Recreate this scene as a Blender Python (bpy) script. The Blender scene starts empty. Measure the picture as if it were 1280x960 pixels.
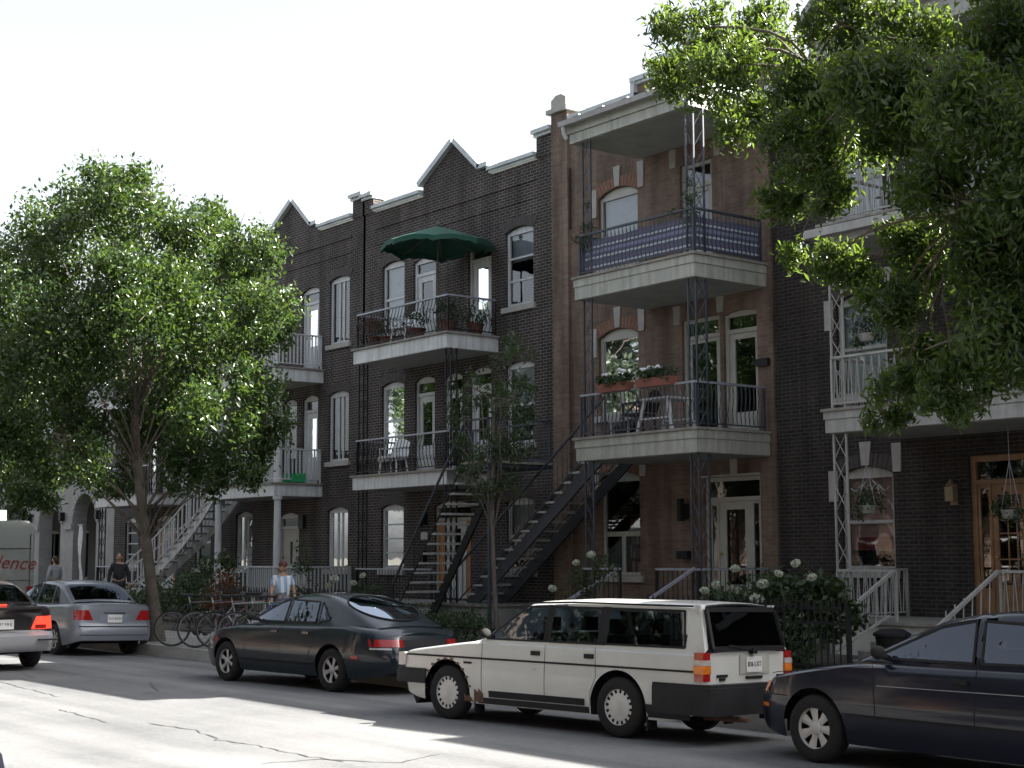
import bpy, math, random
import numpy as np
from mathutils import Vector, Matrix
random.seed(7)
rng = np.random.default_rng(7)
S = bpy.context.scene
C = S.collection
PI = math.pi

# ------------------------------------------------------------------ camera, sky, sun, exposure
CAM_H = 1.80
YAW, PITCH, ROLL = math.radians(51.868), math.radians(6.457), math.radians(0.242)
fwd = Vector((-math.sin(YAW)*math.cos(PITCH), math.cos(YAW)*math.cos(PITCH), math.sin(PITCH)))
rgt = Vector((math.cos(YAW), math.sin(YAW), 0.0))
dwn = fwd.cross(rgt)
r2 = rgt*math.cos(ROLL) + dwn*math.sin(ROLL)
d2 = -rgt*math.sin(ROLL) + dwn*math.cos(ROLL)
cd = bpy.data.cameras.new('camera')
cam = bpy.data.objects.new('camera', cd)
C.objects.link(cam)
m = Matrix.Identity(4)
for i in range(3):
    m[i][0] = r2[i]; m[i][1] = -d2[i]; m[i][2] = -fwd[i]
m[2][3] = CAM_H
cam.matrix_world = m
cd.sensor_width = 36.0
cd.lens = 1884.74/1280*36
cd.clip_start = 0.1
cd.clip_end = 3000
S.camera = cam

SUN_EL = math.radians(36.8)
SUN_AZ = math.radians(37.7)          # from +Y towards +X
sun_dir = Vector((math.sin(SUN_AZ)*math.cos(SUN_EL), math.cos(SUN_AZ)*math.cos(SUN_EL), math.sin(SUN_EL)))
W = bpy.data.worlds.new('World'); S.world = W
W.use_nodes = True
wn = W.node_tree.nodes; wl = W.node_tree.links
sky = wn.new('ShaderNodeTexSky'); sky.sky_type = 'NISHITA'
sky.sun_disc = False
sky.sun_elevation = SUN_EL
sky.sun_rotation = SUN_AZ
sky.air_density = 1.0; sky.dust_density = 4.0; sky.ozone_density = 1.0
hs = wn.new('ShaderNodeHueSaturation'); hs.inputs['Saturation'].default_value = 0.36
wl.new(sky.outputs[0], hs.inputs['Color'])
bg = wn['Background']; bg.inputs['Strength'].default_value = 0.073
wl.new(hs.outputs[0], bg.inputs['Color'])
sl = bpy.data.lights.new('sun', 'SUN'); sl.energy = 5.0; sl.angle = math.radians(0.3)
sl.color = (1.0, 0.95, 0.87)
so = bpy.data.objects.new('sun', sl); C.objects.link(so)
so.rotation_euler = (-sun_dir).to_track_quat('-Z', 'Y').to_euler()
so.location = (20, 40, 40)
vs = S.view_settings
vs.view_transform = 'Standard'; vs.look = 'None'; vs.gamma = 1.0; vs.use_curve_mapping = False
vs.exposure = 2.4

# ------------------------------------------------------------------ materials
MATS = {}
def _base(name):
    mt = bpy.data.materials.new(name); mt.use_nodes = True
    nt = mt.node_tree
    return mt, nt.nodes, nt.links, nt.nodes['Principled BSDF']
def pm(name, colr, rough=0.6, metal=0.0, var=0.18, scale=6.0, bump=0.0, coat=0.0, spec=0.5, bscale=None, streak=0.0):
    """procedural paint / stone / wood: base colour broken up by two noises, optional relief"""
    if name in MATS: return MATS[name]
    mt, N, L, B = _base(name)
    tc = N.new('ShaderNodeTexCoord')
    n1 = N.new('ShaderNodeTexNoise'); n1.inputs['Scale'].default_value = scale; n1.inputs['Detail'].default_value = 6
    n1.inputs['Roughness'].default_value = .65
    L.new(tc.outputs['Object'], n1.inputs['Vector'])
    cr = N.new('ShaderNodeValToRGB')
    c = np.array(colr)
    lo, hi = np.clip(c*(1-var), 0, 1), np.clip(c*(1+var), 0, 1)
    cr.color_ramp.elements[0].position = .3; cr.color_ramp.elements[0].color = (*lo, 1)
    cr.color_ramp.elements[1].position = .7; cr.color_ramp.elements[1].color = (*hi, 1)
    L.new(n1.outputs['Fac'], cr.inputs['Fac'])
    if streak:      # rain streaks and grime running down
        mp = N.new('ShaderNodeMapping'); mp.inputs['Scale'].default_value = (5, 5, .35); L.new(tc.outputs['Object'], mp.inputs['Vector'])
        ns = N.new('ShaderNodeTexNoise'); ns.inputs['Scale'].default_value = 1.6; ns.inputs['Detail'].default_value = 7; ns.inputs['Roughness'].default_value = .7; L.new(mp.outputs[0], ns.inputs['Vector'])
        c2 = N.new('ShaderNodeValToRGB'); c2.color_ramp.elements[0].position = .38; c2.color_ramp.elements[1].position = .6
        c2.color_ramp.elements[0].color = (1-streak, 1-streak*1.02, 1-streak*1.1, 1); c2.color_ramp.elements[1].color = (1,1,1,1); L.new(ns.outputs['Fac'], c2.inputs['Fac'])
        mx = N.new('ShaderNodeMix'); mx.data_type = 'RGBA'; mx.blend_type = 'MULTIPLY'; mx.inputs['Factor'].default_value = 1
        L.new(cr.outputs['Color'], mx.inputs[6]); L.new(c2.outputs['Color'], mx.inputs[7]); L.new(mx.outputs[2], B.inputs['Base Color'])
    else:
        L.new(cr.outputs['Color'], B.inputs['Base Color'])
    B.inputs['Roughness'].default_value = rough
    B.inputs['Metallic'].default_value = metal
    B.inputs['Coat Weight'].default_value = coat
    B.inputs['Coat Roughness'].default_value = .04
    B.inputs['Specular IOR Level'].default_value = spec
    if bump:
        n2 = N.new('ShaderNodeTexNoise'); n2.inputs['Scale'].default_value = bscale or scale*8; n2.inputs['Detail'].default_value = 4
        L.new(tc.outputs['Object'], n2.inputs['Vector'])
        b = N.new('ShaderNodeBump'); b.inputs['Strength'].default_value = bump; b.inputs['Distance'].default_value = .02
        L.new(n2.outputs['Fac'], b.inputs['Height']); L.new(b.outputs[0], B.inputs['Normal'])
    MATS[name] = mt
    return mt
def brickmat(name, c1, c2, mortar, stain=.35, bw=.215, bh=.072):
    if name in MATS: return MATS[name]
    mt, N, L, B = _base(name)
    g = N.new('ShaderNodeNewGeometry'); sp = N.new('ShaderNodeSeparateXYZ'); L.new(g.outputs['Position'], sp.inputs[0])
    ad = N.new('ShaderNodeMath'); ad.operation = 'ADD'; L.new(sp.outputs[0], ad.inputs[0]); L.new(sp.outputs[1], ad.inputs[1])
    cb = N.new('ShaderNodeCombineXYZ'); L.new(ad.outputs[0], cb.inputs[0]); L.new(sp.outputs[2], cb.inputs[1])
    br = N.new('ShaderNodeTexBrick'); L.new(cb.outputs[0], br.inputs['Vector'])
    br.inputs['Scale'].default_value = 1.0; br.inputs['Brick Width'].default_value = bw; br.inputs['Row Height'].default_value = bh
    br.inputs['Mortar Size'].default_value = .008; br.inputs['Mortar Smooth'].default_value = .25
    br.inputs['Color1'].default_value = (*c1, 1); br.inputs['Color2'].default_value = (*c2, 1); br.inputs['Mortar'].default_value = (*mortar, 1)
    br.inputs['Bias'].default_value = -.1
    nz = N.new('ShaderNodeTexNoise'); nz.inputs['Scale'].default_value = .9; nz.inputs['Detail'].default_value = 8; nz.inputs['Roughness'].default_value = .7
    L.new(g.outputs['Position'], nz.inputs['Vector'])
    cr = N.new('ShaderNodeValToRGB'); cr.color_ramp.elements[0].position = .3; cr.color_ramp.elements[1].position = .72
    cr.color_ramp.elements[0].color = (1-stain, 1-stain, 1-stain, 1); cr.color_ramp.elements[1].color = (1+stain*.4,)*3+(1,)
    L.new(nz.outputs['Fac'], cr.inputs['Fac'])
    mx = N.new('ShaderNodeMix'); mx.data_type = 'RGBA'; mx.blend_type = 'MULTIPLY'; mx.inputs['Factor'].default_value = 1
    L.new(br.outputs['Color'], mx.inputs[6]); L.new(cr.outputs['Color'], mx.inputs[7])
    mp = N.new('ShaderNodeMapping'); mp.inputs['Scale'].default_value = (2.2, 2.2, .22); L.new(g.outputs['Position'], mp.inputs['Vector'])
    ns = N.new('ShaderNodeTexNoise'); ns.inputs['Scale'].default_value = 1.0; ns.inputs['Detail'].default_value = 8; ns.inputs['Roughness'].default_value = .7; L.new(mp.outputs[0], ns.inputs['Vector'])
    c2 = N.new('ShaderNodeValToRGB'); c2.color_ramp.elements[0].position = .36; c2.color_ramp.elements[1].position = .66
    c2.color_ramp.elements[0].color = (.58,.57,.56,1); c2.color_ramp.elements[1].color = (1.15,1.14,1.12,1); L.new(ns.outputs['Fac'], c2.inputs['Fac'])
    m2 = N.new('ShaderNodeMix'); m2.data_type = 'RGBA'; m2.blend_type = 'MULTIPLY'; m2.inputs['Factor'].default_value = 1
    L.new(mx.outputs[2], m2.inputs[6]); L.new(c2.outputs['Color'], m2.inputs[7])
    L.new(m2.outputs[2], B.inputs['Base Color'])
    B.inputs['Roughness'].default_value = .85; B.inputs['Specular IOR Level'].default_value = .25
    n2 = N.new('ShaderNodeTexNoise'); n2.inputs['Scale'].default_value = 40; L.new(g.outputs['Position'], n2.inputs['Vector'])
    ma = N.new('ShaderNodeMath'); ma.operation = 'MULTIPLY_ADD'; ma.inputs[1].default_value = -1.0
    L.new(br.outputs['Fac'], ma.inputs[0]); L.new(n2.outputs['Fac'], ma.inputs[2])
    b = N.new('ShaderNodeBump'); b.inputs['Strength'].default_value = .55; b.inputs['Distance'].default_value = .012
    L.new(ma.outputs[0], b.inputs['Height']); L.new(b.outputs[0], B.inputs['Normal'])
    MATS[name] = mt
    return mt
def leafmat(name, c1, c2, rough=.42, trans=.4, tcol=(.22, .32, .03)):
    mt, N, L, B = _base(name)
    g = N.new('ShaderNodeNewGeometry')
    cr = N.new('ShaderNodeValToRGB'); cr.color_ramp.elements[0].color = (*c1, 1); cr.color_ramp.elements[1].color = (*c2, 1)
    L.new(g.outputs['Random Per Island'], cr.inputs['Fac'])
    L.new(cr.outputs['Color'], B.inputs['Base Color'])
    B.inputs['Roughness'].default_value = rough; B.inputs['Specular IOR Level'].default_value = .5
    tr = N.new('ShaderNodeBsdfTranslucent'); tr.inputs['Color'].default_value = (*tcol, 1)
    ms = N.new('ShaderNodeMixShader'); ms.inputs[0].default_value = trans
    L.new(B.outputs[0], ms.inputs[1]); L.new(tr.outputs[0], ms.inputs[2])
    L.new(ms.outputs[0], N['Material Output'].inputs['Surface'])
    MATS[name] = mt
    return mt
def glassmat(name, tint=(.75, .8, .8), refl=.12, rough=.02, gcol=(.95,.97,1)):
    mt, N, L, B = _base(name)
    N.remove(B)
    tr = N.new('ShaderNodeBsdfTransparent'); tr.inputs[0].default_value = (*tint, 1)
    gl = N.new('ShaderNodeBsdfGlossy'); gl.inputs['Roughness'].default_value = rough; gl.inputs['Color'].default_value = (*gcol, 1)
    tc = N.new('ShaderNodeTexCoord')
    nz = N.new('ShaderNodeTexNoise'); nz.inputs['Scale'].default_value = 1.6
    L.new(tc.outputs['Object'], nz.inputs['Vector'])
    b = N.new('ShaderNodeBump'); b.inputs['Strength'].default_value = .06; b.inputs['Distance'].default_value = .03
    L.new(nz.outputs['Fac'], b.inputs['Height']); L.new(b.outputs[0], gl.inputs['Normal'])
    fr = N.new('ShaderNodeFresnel'); fr.inputs['IOR'].default_value = 1.5
    ad = N.new('ShaderNodeMath'); ad.operation = 'MULTIPLY_ADD'; ad.use_clamp = True
    L.new(fr.outputs[0], ad.inputs[0]); ad.inputs[1].default_value = 1.1; ad.inputs[2].default_value = refl
    ms = N.new('ShaderNodeMixShader'); L.new(ad.outputs[0], ms.inputs[0])
    L.new(tr.outputs[0], ms.inputs[1]); L.new(gl.outputs[0], ms.inputs[2])
    L.new(ms.outputs[0], N['Material Output'].inputs['Surface'])
    MATS[name] = mt
    return mt
def emat(name, colr, e):
    mt, N, L, B = _base(name)
    tc = N.new('ShaderNodeTexCoord'); n1 = N.new('ShaderNodeTexNoise'); n1.inputs['Scale'].default_value = 30
    L.new(tc.outputs['Object'], n1.inputs['Vector'])
    mp = N.new('ShaderNodeMapRange'); mp.inputs[3].default_value = e*.5; mp.inputs[4].default_value = e*1.5
    L.new(n1.outputs['Fac'], mp.inputs[0]); L.new(mp.outputs[0], B.inputs['Emission Strength'])
    B.inputs['Base Color'].default_value = (*colr, 1); B.inputs['Emission Color'].default_value = (*colr, 1)
    B.inputs['Roughness'].default_value = .15
    MATS[name] = mt
    return mt
def stripemat(name, bands, axis, period, rough=.8):
    """woven cloth stripes: constant colour ramp repeated along an object axis"""
    mt, N, L, B = _base(name)
    tc = N.new('ShaderNodeTexCoord'); sp = N.new('ShaderNodeSeparateXYZ'); L.new(tc.outputs['Object'], sp.inputs[0])
    dv = N.new('ShaderNodeMath'); dv.operation = 'DIVIDE'; dv.inputs[1].default_value = period; L.new(sp.outputs[axis], dv.inputs[0])
    fr = N.new('ShaderNodeMath'); fr.operation = 'FRACT'; L.new(dv.outputs[0], fr.inputs[0])
    cr = N.new('ShaderNodeValToRGB'); cr.color_ramp.interpolation = 'CONSTANT'
    e = cr.color_ramp.elements
    while len(e) < len(bands): e.new(.5)
    for i, (p, c) in enumerate(bands): e[i].position = p; e[i].color = (*c, 1)
    L.new(fr.outputs[0], cr.inputs['Fac']); L.new(cr.outputs['Color'], B.inputs['Base Color'])
    B.inputs['Roughness'].default_value = rough
    MATS[name] = mt
    return mt

# ------------------------------------------------------------------ mesh helpers
ORG = {}
class MB:
    def __init__(s): s.v = []; s.f = []
    def add(s, vs, fs):
        n = len(s.v); s.v += [tuple(map(float, p)) for p in vs]; s.f += [tuple(i+n for i in f) for f in fs]; return s
    def box(s, x0, x1, y0, y1, z0, z1):
        return s.add([(x0,y0,z0),(x1,y0,z0),(x1,y1,z0),(x0,y1,z0),(x0,y0,z1),(x1,y0,z1),(x1,y1,z1),(x0,y1,z1)],
                     [(0,3,2,1),(4,5,6,7),(0,1,5,4),(1,2,6,5),(2,3,7,6),(3,0,4,7)])
    def bar(s, p, q, w, h=None):
        h = h or w; p, q = Vector(p), Vector(q); d = (q-p).normalized()
        u = d.cross(Vector((0,0,1)));
        if u.length < 1e-3: u = Vector((1,0,0))
        u.normalize(); v = d.cross(u).normalized()
        a = [p+u*sx*w/2+v*sy*h/2 for sx, sy in ((-1,-1),(1,-1),(1,1),(-1,1))]
        b = [x+(q-p) for x in a]
        return s.add(a+b, [(3,2,1,0),(4,5,6,7),(0,1,5,4),(1,2,6,5),(2,3,7,6),(3,0,4,7)])
    def tube(s, pts, r, n=6, cap=True):
        pts = [Vector(p) for p in pts]; rs = r if hasattr(r, '__len__') else [r]*len(pts)
        base = len(s.v); ref = None
        for i, p in enumerate(pts):
            d = (pts[min(i+1, len(pts)-1)]-pts[max(i-1, 0)])
            d = d.normalized() if d.length > 1e-9 else Vector((0,0,1))
            if ref is None:
                ref = Vector((0,0,1)) if abs(d.z) < .9 else Vector((1,0,0))
            u = d.cross(ref)
            if u.length < 1e-4: u = d.cross(Vector((0,1,0)))
            u.normalize(); v = d.cross(u).normalized(); ref = -v if False else ref
            for k in range(n):
                a = 2*PI*k/n; q = p+u*math.cos(a)*rs[i]+v*math.sin(a)*rs[i]; s.v.append(tuple(q))
        for i in range(len(pts)-1):
            for k in range(n):
                a = base+i*n+k; b = base+i*n+(k+1) % n; s.f.append((a, b, b+n, a+n))
        if cap:
            s.f.append(tuple(base+k for k in range(n))[::-1]); s.f.append(tuple(base+(len(pts)-1)*n+k for k in range(n)))
        return s
    def lathe(s, prof, n=24, c=(0,0,0), axis='z', closed=False):
        base = len(s.v); c = Vector(c)
        for (r, h) in prof:
            for k in range(n):
                a = 2*PI*k/n; x, y = r*math.cos(a), r*math.sin(a)
                p = (x, y, h) if axis == 'z' else ((x, h, y) if axis == 'y' else (h, x, y))
                s.v.append(tuple(Vector(p)+c))
        m = len(prof)
        for i in range(m if closed else m-1):
            for k in range(n):
                a = base+i*n+k; b = base+i*n+(k+1) % n; i2 = (i+1) % m
                c2 = base+i2*n+(k+1) % n; d = base+i2*n+k
                s.f.append((a, b, c2, d))
        return s
    def prism(s, poly, a, b, axis='y'):
        """2-D polygon extruded along an axis (poly in the two other axes, in xyz order)"""
        n = len(poly)
        def P(p, t): return (p[0], t, p[1]) if axis == 'y' else ((t, p[0], p[1]) if axis == 'x' else (p[0], p[1], t))
        return s.add([P(p, a) for p in poly]+[P(p, b) for p in poly],
                     [tuple(range(n)), tuple(range(2*n-1, n-1, -1))]+[(i, n+i, n+(i+1) % n, (i+1) % n) for i in range(n)])
    def ell(s, c, r, n=10, m=7):
        base = len(s.v)
        for j in range(m+1):
            t = PI*j/m
            for k in range(n):
                a = 2*PI*k/n
                s.v.append((c[0]+r[0]*math.sin(t)*math.cos(a), c[1]+r[1]*math.sin(t)*math.sin(a), c[2]+r[2]*math.cos(t)))
        for j in range(m):
            for k in range(n):
                a = base+j*n+k; b = base+j*n+(k+1) % n; s.f.append((a, a+n, b+n, b))
        return s
    def grid(s, P, cu=False):
        """P: 2-D list of points -> quads"""
        base = len(s.v); R, K = len(P), len(P[0])
        for row in P: s.v += [tuple(map(float, p)) for p in row]
        for i in range(R-1):
            for j in range(K-1):
                a = base+i*K+j; s.f.append((a, a+1, a+K+1, a+K))
            if cu: s.f.append((base+i*K+K-1, base+i*K, base+(i+1)*K, base+(i+1)*K+K-1))
        return s
    def build(s, name, mat, parent=None, smooth=False, recalc=True, kind=None):
        o3 = ORG.get(parent.name, Vector((0,0,0))) if parent else Vector((0,0,0))
        me = bpy.data.meshes.new(name)
        me.from_pydata([(x-o3.x, y-o3.y, z-o3.z) for x, y, z in s.v], [], s.f)
        if recalc:
            import bmesh
            bm = bmesh.new(); bm.from_mesh(me)
            bmesh.ops.recalc_face_normals(bm, faces=bm.faces); bm.to_mesh(me); bm.free()
        if smooth:
            me.polygons.foreach_set('use_smooth', [True]*len(me.polygons))
            me.set_sharp_from_angle(angle=math.radians(smooth if smooth is not True else 40))
        me.materials.append(mat)
        return link(name, me, parent, kind)
def link(name, me, parent=None, kind=None, loc=None):
    o = bpy.data.objects.new(name, me); C.objects.link(o)
    if parent:
        o.parent = parent; ORG[o.name] = ORG.get(parent.name, Vector((0,0,0)))
    if loc is not None:
        o3 = ORG.get(parent.name, Vector((0,0,0))) if parent else Vector((0,0,0))
        o.location = Vector(loc)-o3
    if kind: o['kind'] = kind
    return o
def thing(name, label, cat, loc=(0,0,0), rz=0.0, group=None, local=False):
    o = bpy.data.objects.new(name, None); C.objects.link(o)
    o.empty_display_size = .2
    o.location = loc; o.rotation_euler = (0,0,rz)
    o['label'] = label; o['category'] = cat
    if group: o['group'] = group
    ORG[o.name] = Vector((0,0,0)) if local else Vector(loc)
    return o
def tag(o, label, cat, group=None):
    o['label'] = label; o['category'] = cat
    if group: o['group'] = group
    return o
def meshonly(mb, name, mat, smooth=False):
    o = mb.build(name, mat, None, smooth); me = o.data; bpy.data.objects.remove(o); return me
def textobj(name, body, size, mat, parent, M4, shear=0.0, extrude=.002):
    cu = bpy.data.curves.new(name, 'FONT'); cu.body = body; cu.size = size; cu.align_x = 'CENTER'; cu.align_y = 'CENTER'
    cu.extrude = extrude; cu.shear = shear; cu.resolution_u = 3
    t = bpy.data.objects.new(name, cu); C.objects.link(t)
    bpy.context.view_layer.update()
    me = bpy.data.meshes.new_from_object(t.evaluated_get(bpy.context.evaluated_depsgraph_get()))
    bpy.data.objects.remove(t); me.materials.clear(); me.materials.append(mat)
    o = link(name, me, parent, 'stuff'); o.matrix_local = M4
    return o
def leafmesh(name, P, size, mat, parent, aspect=.42, droop=.4, sizevar=.35, curl=.25, nrm=None, seed=1):
    """one folded leaf (two triangles each side of the midrib) at each point of P"""
    r = np.random.default_rng(seed); n = len(P)
    d = r.normal(size=(n,3)); d[:,2] -= droop*1.4; d /= np.linalg.norm(d, axis=1)[:,None]
    u = r.normal(size=(n,3)) if nrm is None else nrm+.7*r.normal(size=(n,3))
    u -= (u*d).sum(1)[:,None]*d; u /= np.linalg.norm(u, axis=1)[:,None]
    w = np.cross(d, u)
    L = size*(1+sizevar*r.uniform(-1,1,(n,1))); wd = L*aspect*.5
    a = P-d*L*.5; t = P+d*L*.5+u*L*-curl*.3; mid = P+u*L*curl*.0
    l = mid+w*wd+u*L*curl*.35; q = mid-w*wd+u*L*curl*.35
    V = np.stack([a, q, t, l], 1).reshape(-1,3)
    o3 = ORG.get(parent.name, Vector((0,0,0))) if parent else Vector((0,0,0))
    V = V-np.array(o3)
    me = bpy.data.meshes.new(name)
    me.vertices.add(4*n); me.vertices.foreach_set('co', V.astype(np.float32).ravel())
    i0 = (np.arange(n)*4)[:,None]
    T = np.concatenate([i0+np.array([[0,1,2]]), i0+np.array([[0,2,3]])], 1).reshape(-1)
    me.loops.add(6*n); me.loops.foreach_set('vertex_index', T.astype(np.int32))
    me.polygons.add(2*n); me.polygons.foreach_set('loop_start', (np.arange(2*n)*3).astype(np.int32))
    me.polygons.foreach_set('use_smooth', np.ones(2*n, bool))
    me.update(calc_edges=True); me.validate()
    me.materials.append(mat)
    return link(name, me, parent)
# ------------------------------------------------------------------ shared materials
WY = 21.5
M_dark = brickmat('dark_brick', (.042,.036,.035), (.070,.053,.048), (.22,.21,.205))
M_dark2 = brickmat('brown_brick', (.030,.026,.025), (.048,.038,.035), (.085,.083,.08), .3)
M_red = brickmat('red_brick', (.178,.122,.094), (.235,.168,.130), (.19,.165,.15), .35)
M_opp = brickmat('pale_brick', (.30,.2,.15), (.36,.25,.19), (.42,.38,.34), .3)
M_white = pm('white_paint', (.50,.515,.53), .5, var=.1, scale=3, bump=.05, streak=.2)
M_cream = pm('cream_paint', (.36,.355,.32), .5, var=.1, scale=3, bump=.05)
M_grey = pm('grey_board', (.38,.385,.35), .55, var=.12, scale=2.5, bump=.05, streak=.3)
M_offw = pm('offwhite_board', (.60,.615,.63), .55, var=.14, scale=2.2, bump=.06, streak=.3)
M_tin = pm('pressed_tin', (.42,.46,.47), .45, var=.18, scale=2, metal=.0, bump=.05)
M_stone = pm('lime_stone', (.33,.32,.30), .8, var=.16, scale=5, bump=.25)
M_stucco = pm('stucco', (.30,.30,.29), .85, var=.2, scale=1.6, bump=.2)
M_iron = pm('black_iron', (.012,.013,.015), .5, var=.3, scale=9, bump=.1, spec=.25)
M_bluei = pm('slate_steel', (.036,.043,.058), .5, var=.25, scale=5, bump=.08)
M_rail = pm('galvanised_rail', (.30,.31,.36), .4, var=.2, scale=7, metal=.2)
M_conc = pm('concrete', (.27,.27,.26), .85, var=.3, scale=1.8, bump=.3, bscale=45, streak=.25)
M_tread = pm('tread_wood', (.36,.36,.36), .7, var=.25, scale=5, bump=.15)
M_wood = pm('varnished_oak', (.22,.12,.06), .4, var=.3, scale=4, bump=.1)
M_orange = pm('stained_pine', (.36,.13,.035), .45, var=.25, scale=4)
M_glass = glassmat('window_glass', (.62,.66,.68), .035)
M_glassd = glassmat('dim_window_glass', (.30,.33,.36), .13)
M_blind = pm('pale_blind', (.55,.57,.60), .8, var=.12, scale=2)
M_pink = pm('pink_curtain', (.55,.36,.34), .85, var=.2, scale=3)
M_redcl = pm('red_cloth', (.28,.035,.03), .85, var=.25, scale=8)
M_roofg = pm('roof_gravel', (.17,.17,.16), .95, var=.3, scale=4, bump=.3)
M_soil = pm('garden_soil', (.045,.042,.03), .95, var=.5, scale=2.5, bump=.6, bscale=25)
M_black = pm('black_plastic', (.014,.014,.016), .5, var=.25, scale=10, spec=.25)
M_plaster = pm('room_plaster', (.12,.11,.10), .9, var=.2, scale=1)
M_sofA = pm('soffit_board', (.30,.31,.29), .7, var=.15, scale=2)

def asphalt():
    mt, N, L, B = _base('asphalt')
    g = N.new('ShaderNodeNewGeometry')
    def noise(sc, det=5, ro=.6):
        n = N.new('ShaderNodeTexNoise'); n.inputs['Scale'].default_value = sc; n.inputs['Detail'].default_value = det; n.inputs['Roughness'].default_value = ro
        L.new(g.outputs['Position'], n.inputs['Vector']); return n
    n1, n2 = noise(.35), noise(26, 6, .8)
    mp = N.new('ShaderNodeMapping'); mp.inputs['Scale'].default_value = (.12, 1.6, 1); L.new(g.outputs['Position'], mp.inputs['Vector'])
    n3 = N.new('ShaderNodeTexNoise'); n3.inputs['Scale'].default_value = 1.0; n3.inputs['Detail'].default_value = 4; L.new(mp.outputs[0], n3.inputs['Vector'])
    a = N.new('ShaderNodeMath'); a.operation = 'MULTIPLY_ADD'; a.inputs[1].default_value = .9; L.new(n1.outputs[0], a.inputs[0]); L.new(n3.outputs[0], a.inputs[2])
    b = N.new('ShaderNodeMath'); b.operation = 'MULTIPLY_ADD'; b.inputs[1].default_value = .9; L.new(n2.outputs[0], b.inputs[0]); L.new(a.outputs[0], b.inputs[2])
    cr = N.new('ShaderNodeValToRGB'); cr.color_ramp.elements[0].position = .8; cr.color_ramp.elements[1].position = 1.0
    mr = N.new('ShaderNodeMapRange'); mr.inputs[1].default_value = .95; mr.inputs[2].default_value = 1.8; L.new(b.outputs[0], mr.inputs[0])
    cr.color_ramp.elements[0].position = 0; cr.color_ramp.elements[0].color = (.060,.064,.070,1); cr.color_ramp.elements[1].color = (.205,.207,.208,1)
    L.new(mr.outputs[0], cr.inputs['Fac']); L.new(cr.outputs[0], B.inputs['Base Color'])
    B.inputs['Roughness'].default_value = .85; B.inputs['Specular IOR Level'].default_value = .3
    bp = N.new('ShaderNodeBump'); bp.inputs['Strength'].default_value = .5; bp.inputs['Distance'].default_value = .01
    L.new(n2.outputs[0], bp.inputs['Height']); L.new(bp.outputs[0], B.inputs['Normal'])
    return mt
M_asph = asphalt()
M_tar = pm('tar_seal', (.07,.07,.07), .6, var=.3, scale=6)

# ------------------------------------------------------------------ ground, road, kerb, sidewalk
def kerb_y(x): return 12.0 if x > -15 else (12.0+(-15-x)*.045 if x > -26 else 12.5)
g = MB().add([(-600,-500,-.15),(600,-500,-.15),(600,700,-.15),(-600,700,-.15)], [(0,1,2,3)]).build('ground', M_soil, kind='structure')
KX = [-140,-90,-60,-45,-34,-26,-22,-18,-15,-10,0,25,60]
rd = MB().grid([[(x,.9,0) for x in KX],[(x,5,.02) for x in KX],[(x,8.2,.02) for x in KX],[(x,9.5,.02) for x in KX],[(x,kerb_y(x),.02-.03*(kerb_y(x)-9.5)) for x in KX]]).build('road', M_asph, kind='structure')
cracks = [[(-21.81,7.77),(-20.56,7.64),(-19.81,7.59),(-18.99,7.52)],
 [(-19.27,6.87),(-19.03,7.21),(-18.81,7.96),(-18.59,8.5),(-18.9,8.83),(-20.42,9.43)],
 [(-15.37,7.07),(-14.57,7.18),(-13.93,7.09),(-13.51,6.98),(-12.9,7.05),(-12.02,7.05),(-11.39,7.08)],
 [(-11.77,6.47),(-11.7,7.02),(-11.21,7.29),(-11.04,7.42),(-11.28,8.02)], [(-17.42,6.92),(-15.7,6.76)],
 [(-18.59,8.5),(-18.45,9.0),(-17.63,9.27)], [(-24.77,8.81),(-23.38,8.64),(-22.06,8.33)]]
for k, c in enumerate(cracks):
    pts = []
    for (a, b) in zip(c[:-1], c[1:]):
        n = max(2, int(math.dist(a, b)/.12))
        for i in range(n):
            t = i/n; pts.append((a[0]+(b[0]-a[0])*t+random.gauss(0,.018), a[1]+(b[1]-a[1])*t+random.gauss(0,.018)))
    pts.append(c[-1])
    L_, R_ = [], []
    for i, p in enumerate(pts):
        q0, q1 = pts[max(0,i-1)], pts[min(len(pts)-1,i+1)]
        d = Vector((q1[0]-q0[0], q1[1]-q0[1], 0)).normalized(); n_ = Vector((-d.y, d.x, 0))
        w = .004+.010*random.random()*(1 if 0 < i < len(pts)-1 else .2)
        zz = .0245
        L_.append((p[0]+n_.x*w, p[1]+n_.y*w, zz)); R_.append((p[0]-n_.x*w, p[1]-n_.y*w, zz))
    MB().grid([L_, R_]).build('crack', M_tar, rd)
# kerb: a real stone step, pale lip
kb = MB()
for a, b in zip(KX[:-1], KX[1:]):
    ya, yb = kerb_y(a), kerb_y(b)
    kb.add([(a,ya,-.12),(b,yb,-.12),(b,yb+.03,.13),(a,ya+.03,.13),(a,ya+.17,.13),(b,yb+.17,.13)], [(0,1,2,3),(3,2,5,4)])
kb.build('kerb', pm('kerb_concrete', (.33,.33,.32), .8, var=.2, scale=3, bump=.3), kind='structure')
sw = thing('sidewalk', '', ''); del sw['label'], sw['category']; sw['kind'] = 'structure'
swm = MB()
for a, b in zip(KX[:-1], KX[1:]):
    swm.add([(a,kerb_y(a)+.17,.10),(b,kerb_y(b)+.17,.10),(b,15.2,.10),(a,15.2,.10)], [(0,1,2,3)])
swm.build('sidewalk_bed', M_tar, sw)
rs = random.Random(3)
x = -48.0
while x < -6:                                   # concrete flags one by one where the photo shows them
    y0 = max(kerb_y(x), kerb_y(x+1.5))+.18
    MB().box(x+.008, x+1.492, y0, 15.18, .08, .128+rs.uniform(0,.006)).build('slab', M_conc, sw)
    x += 1.5
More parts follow.
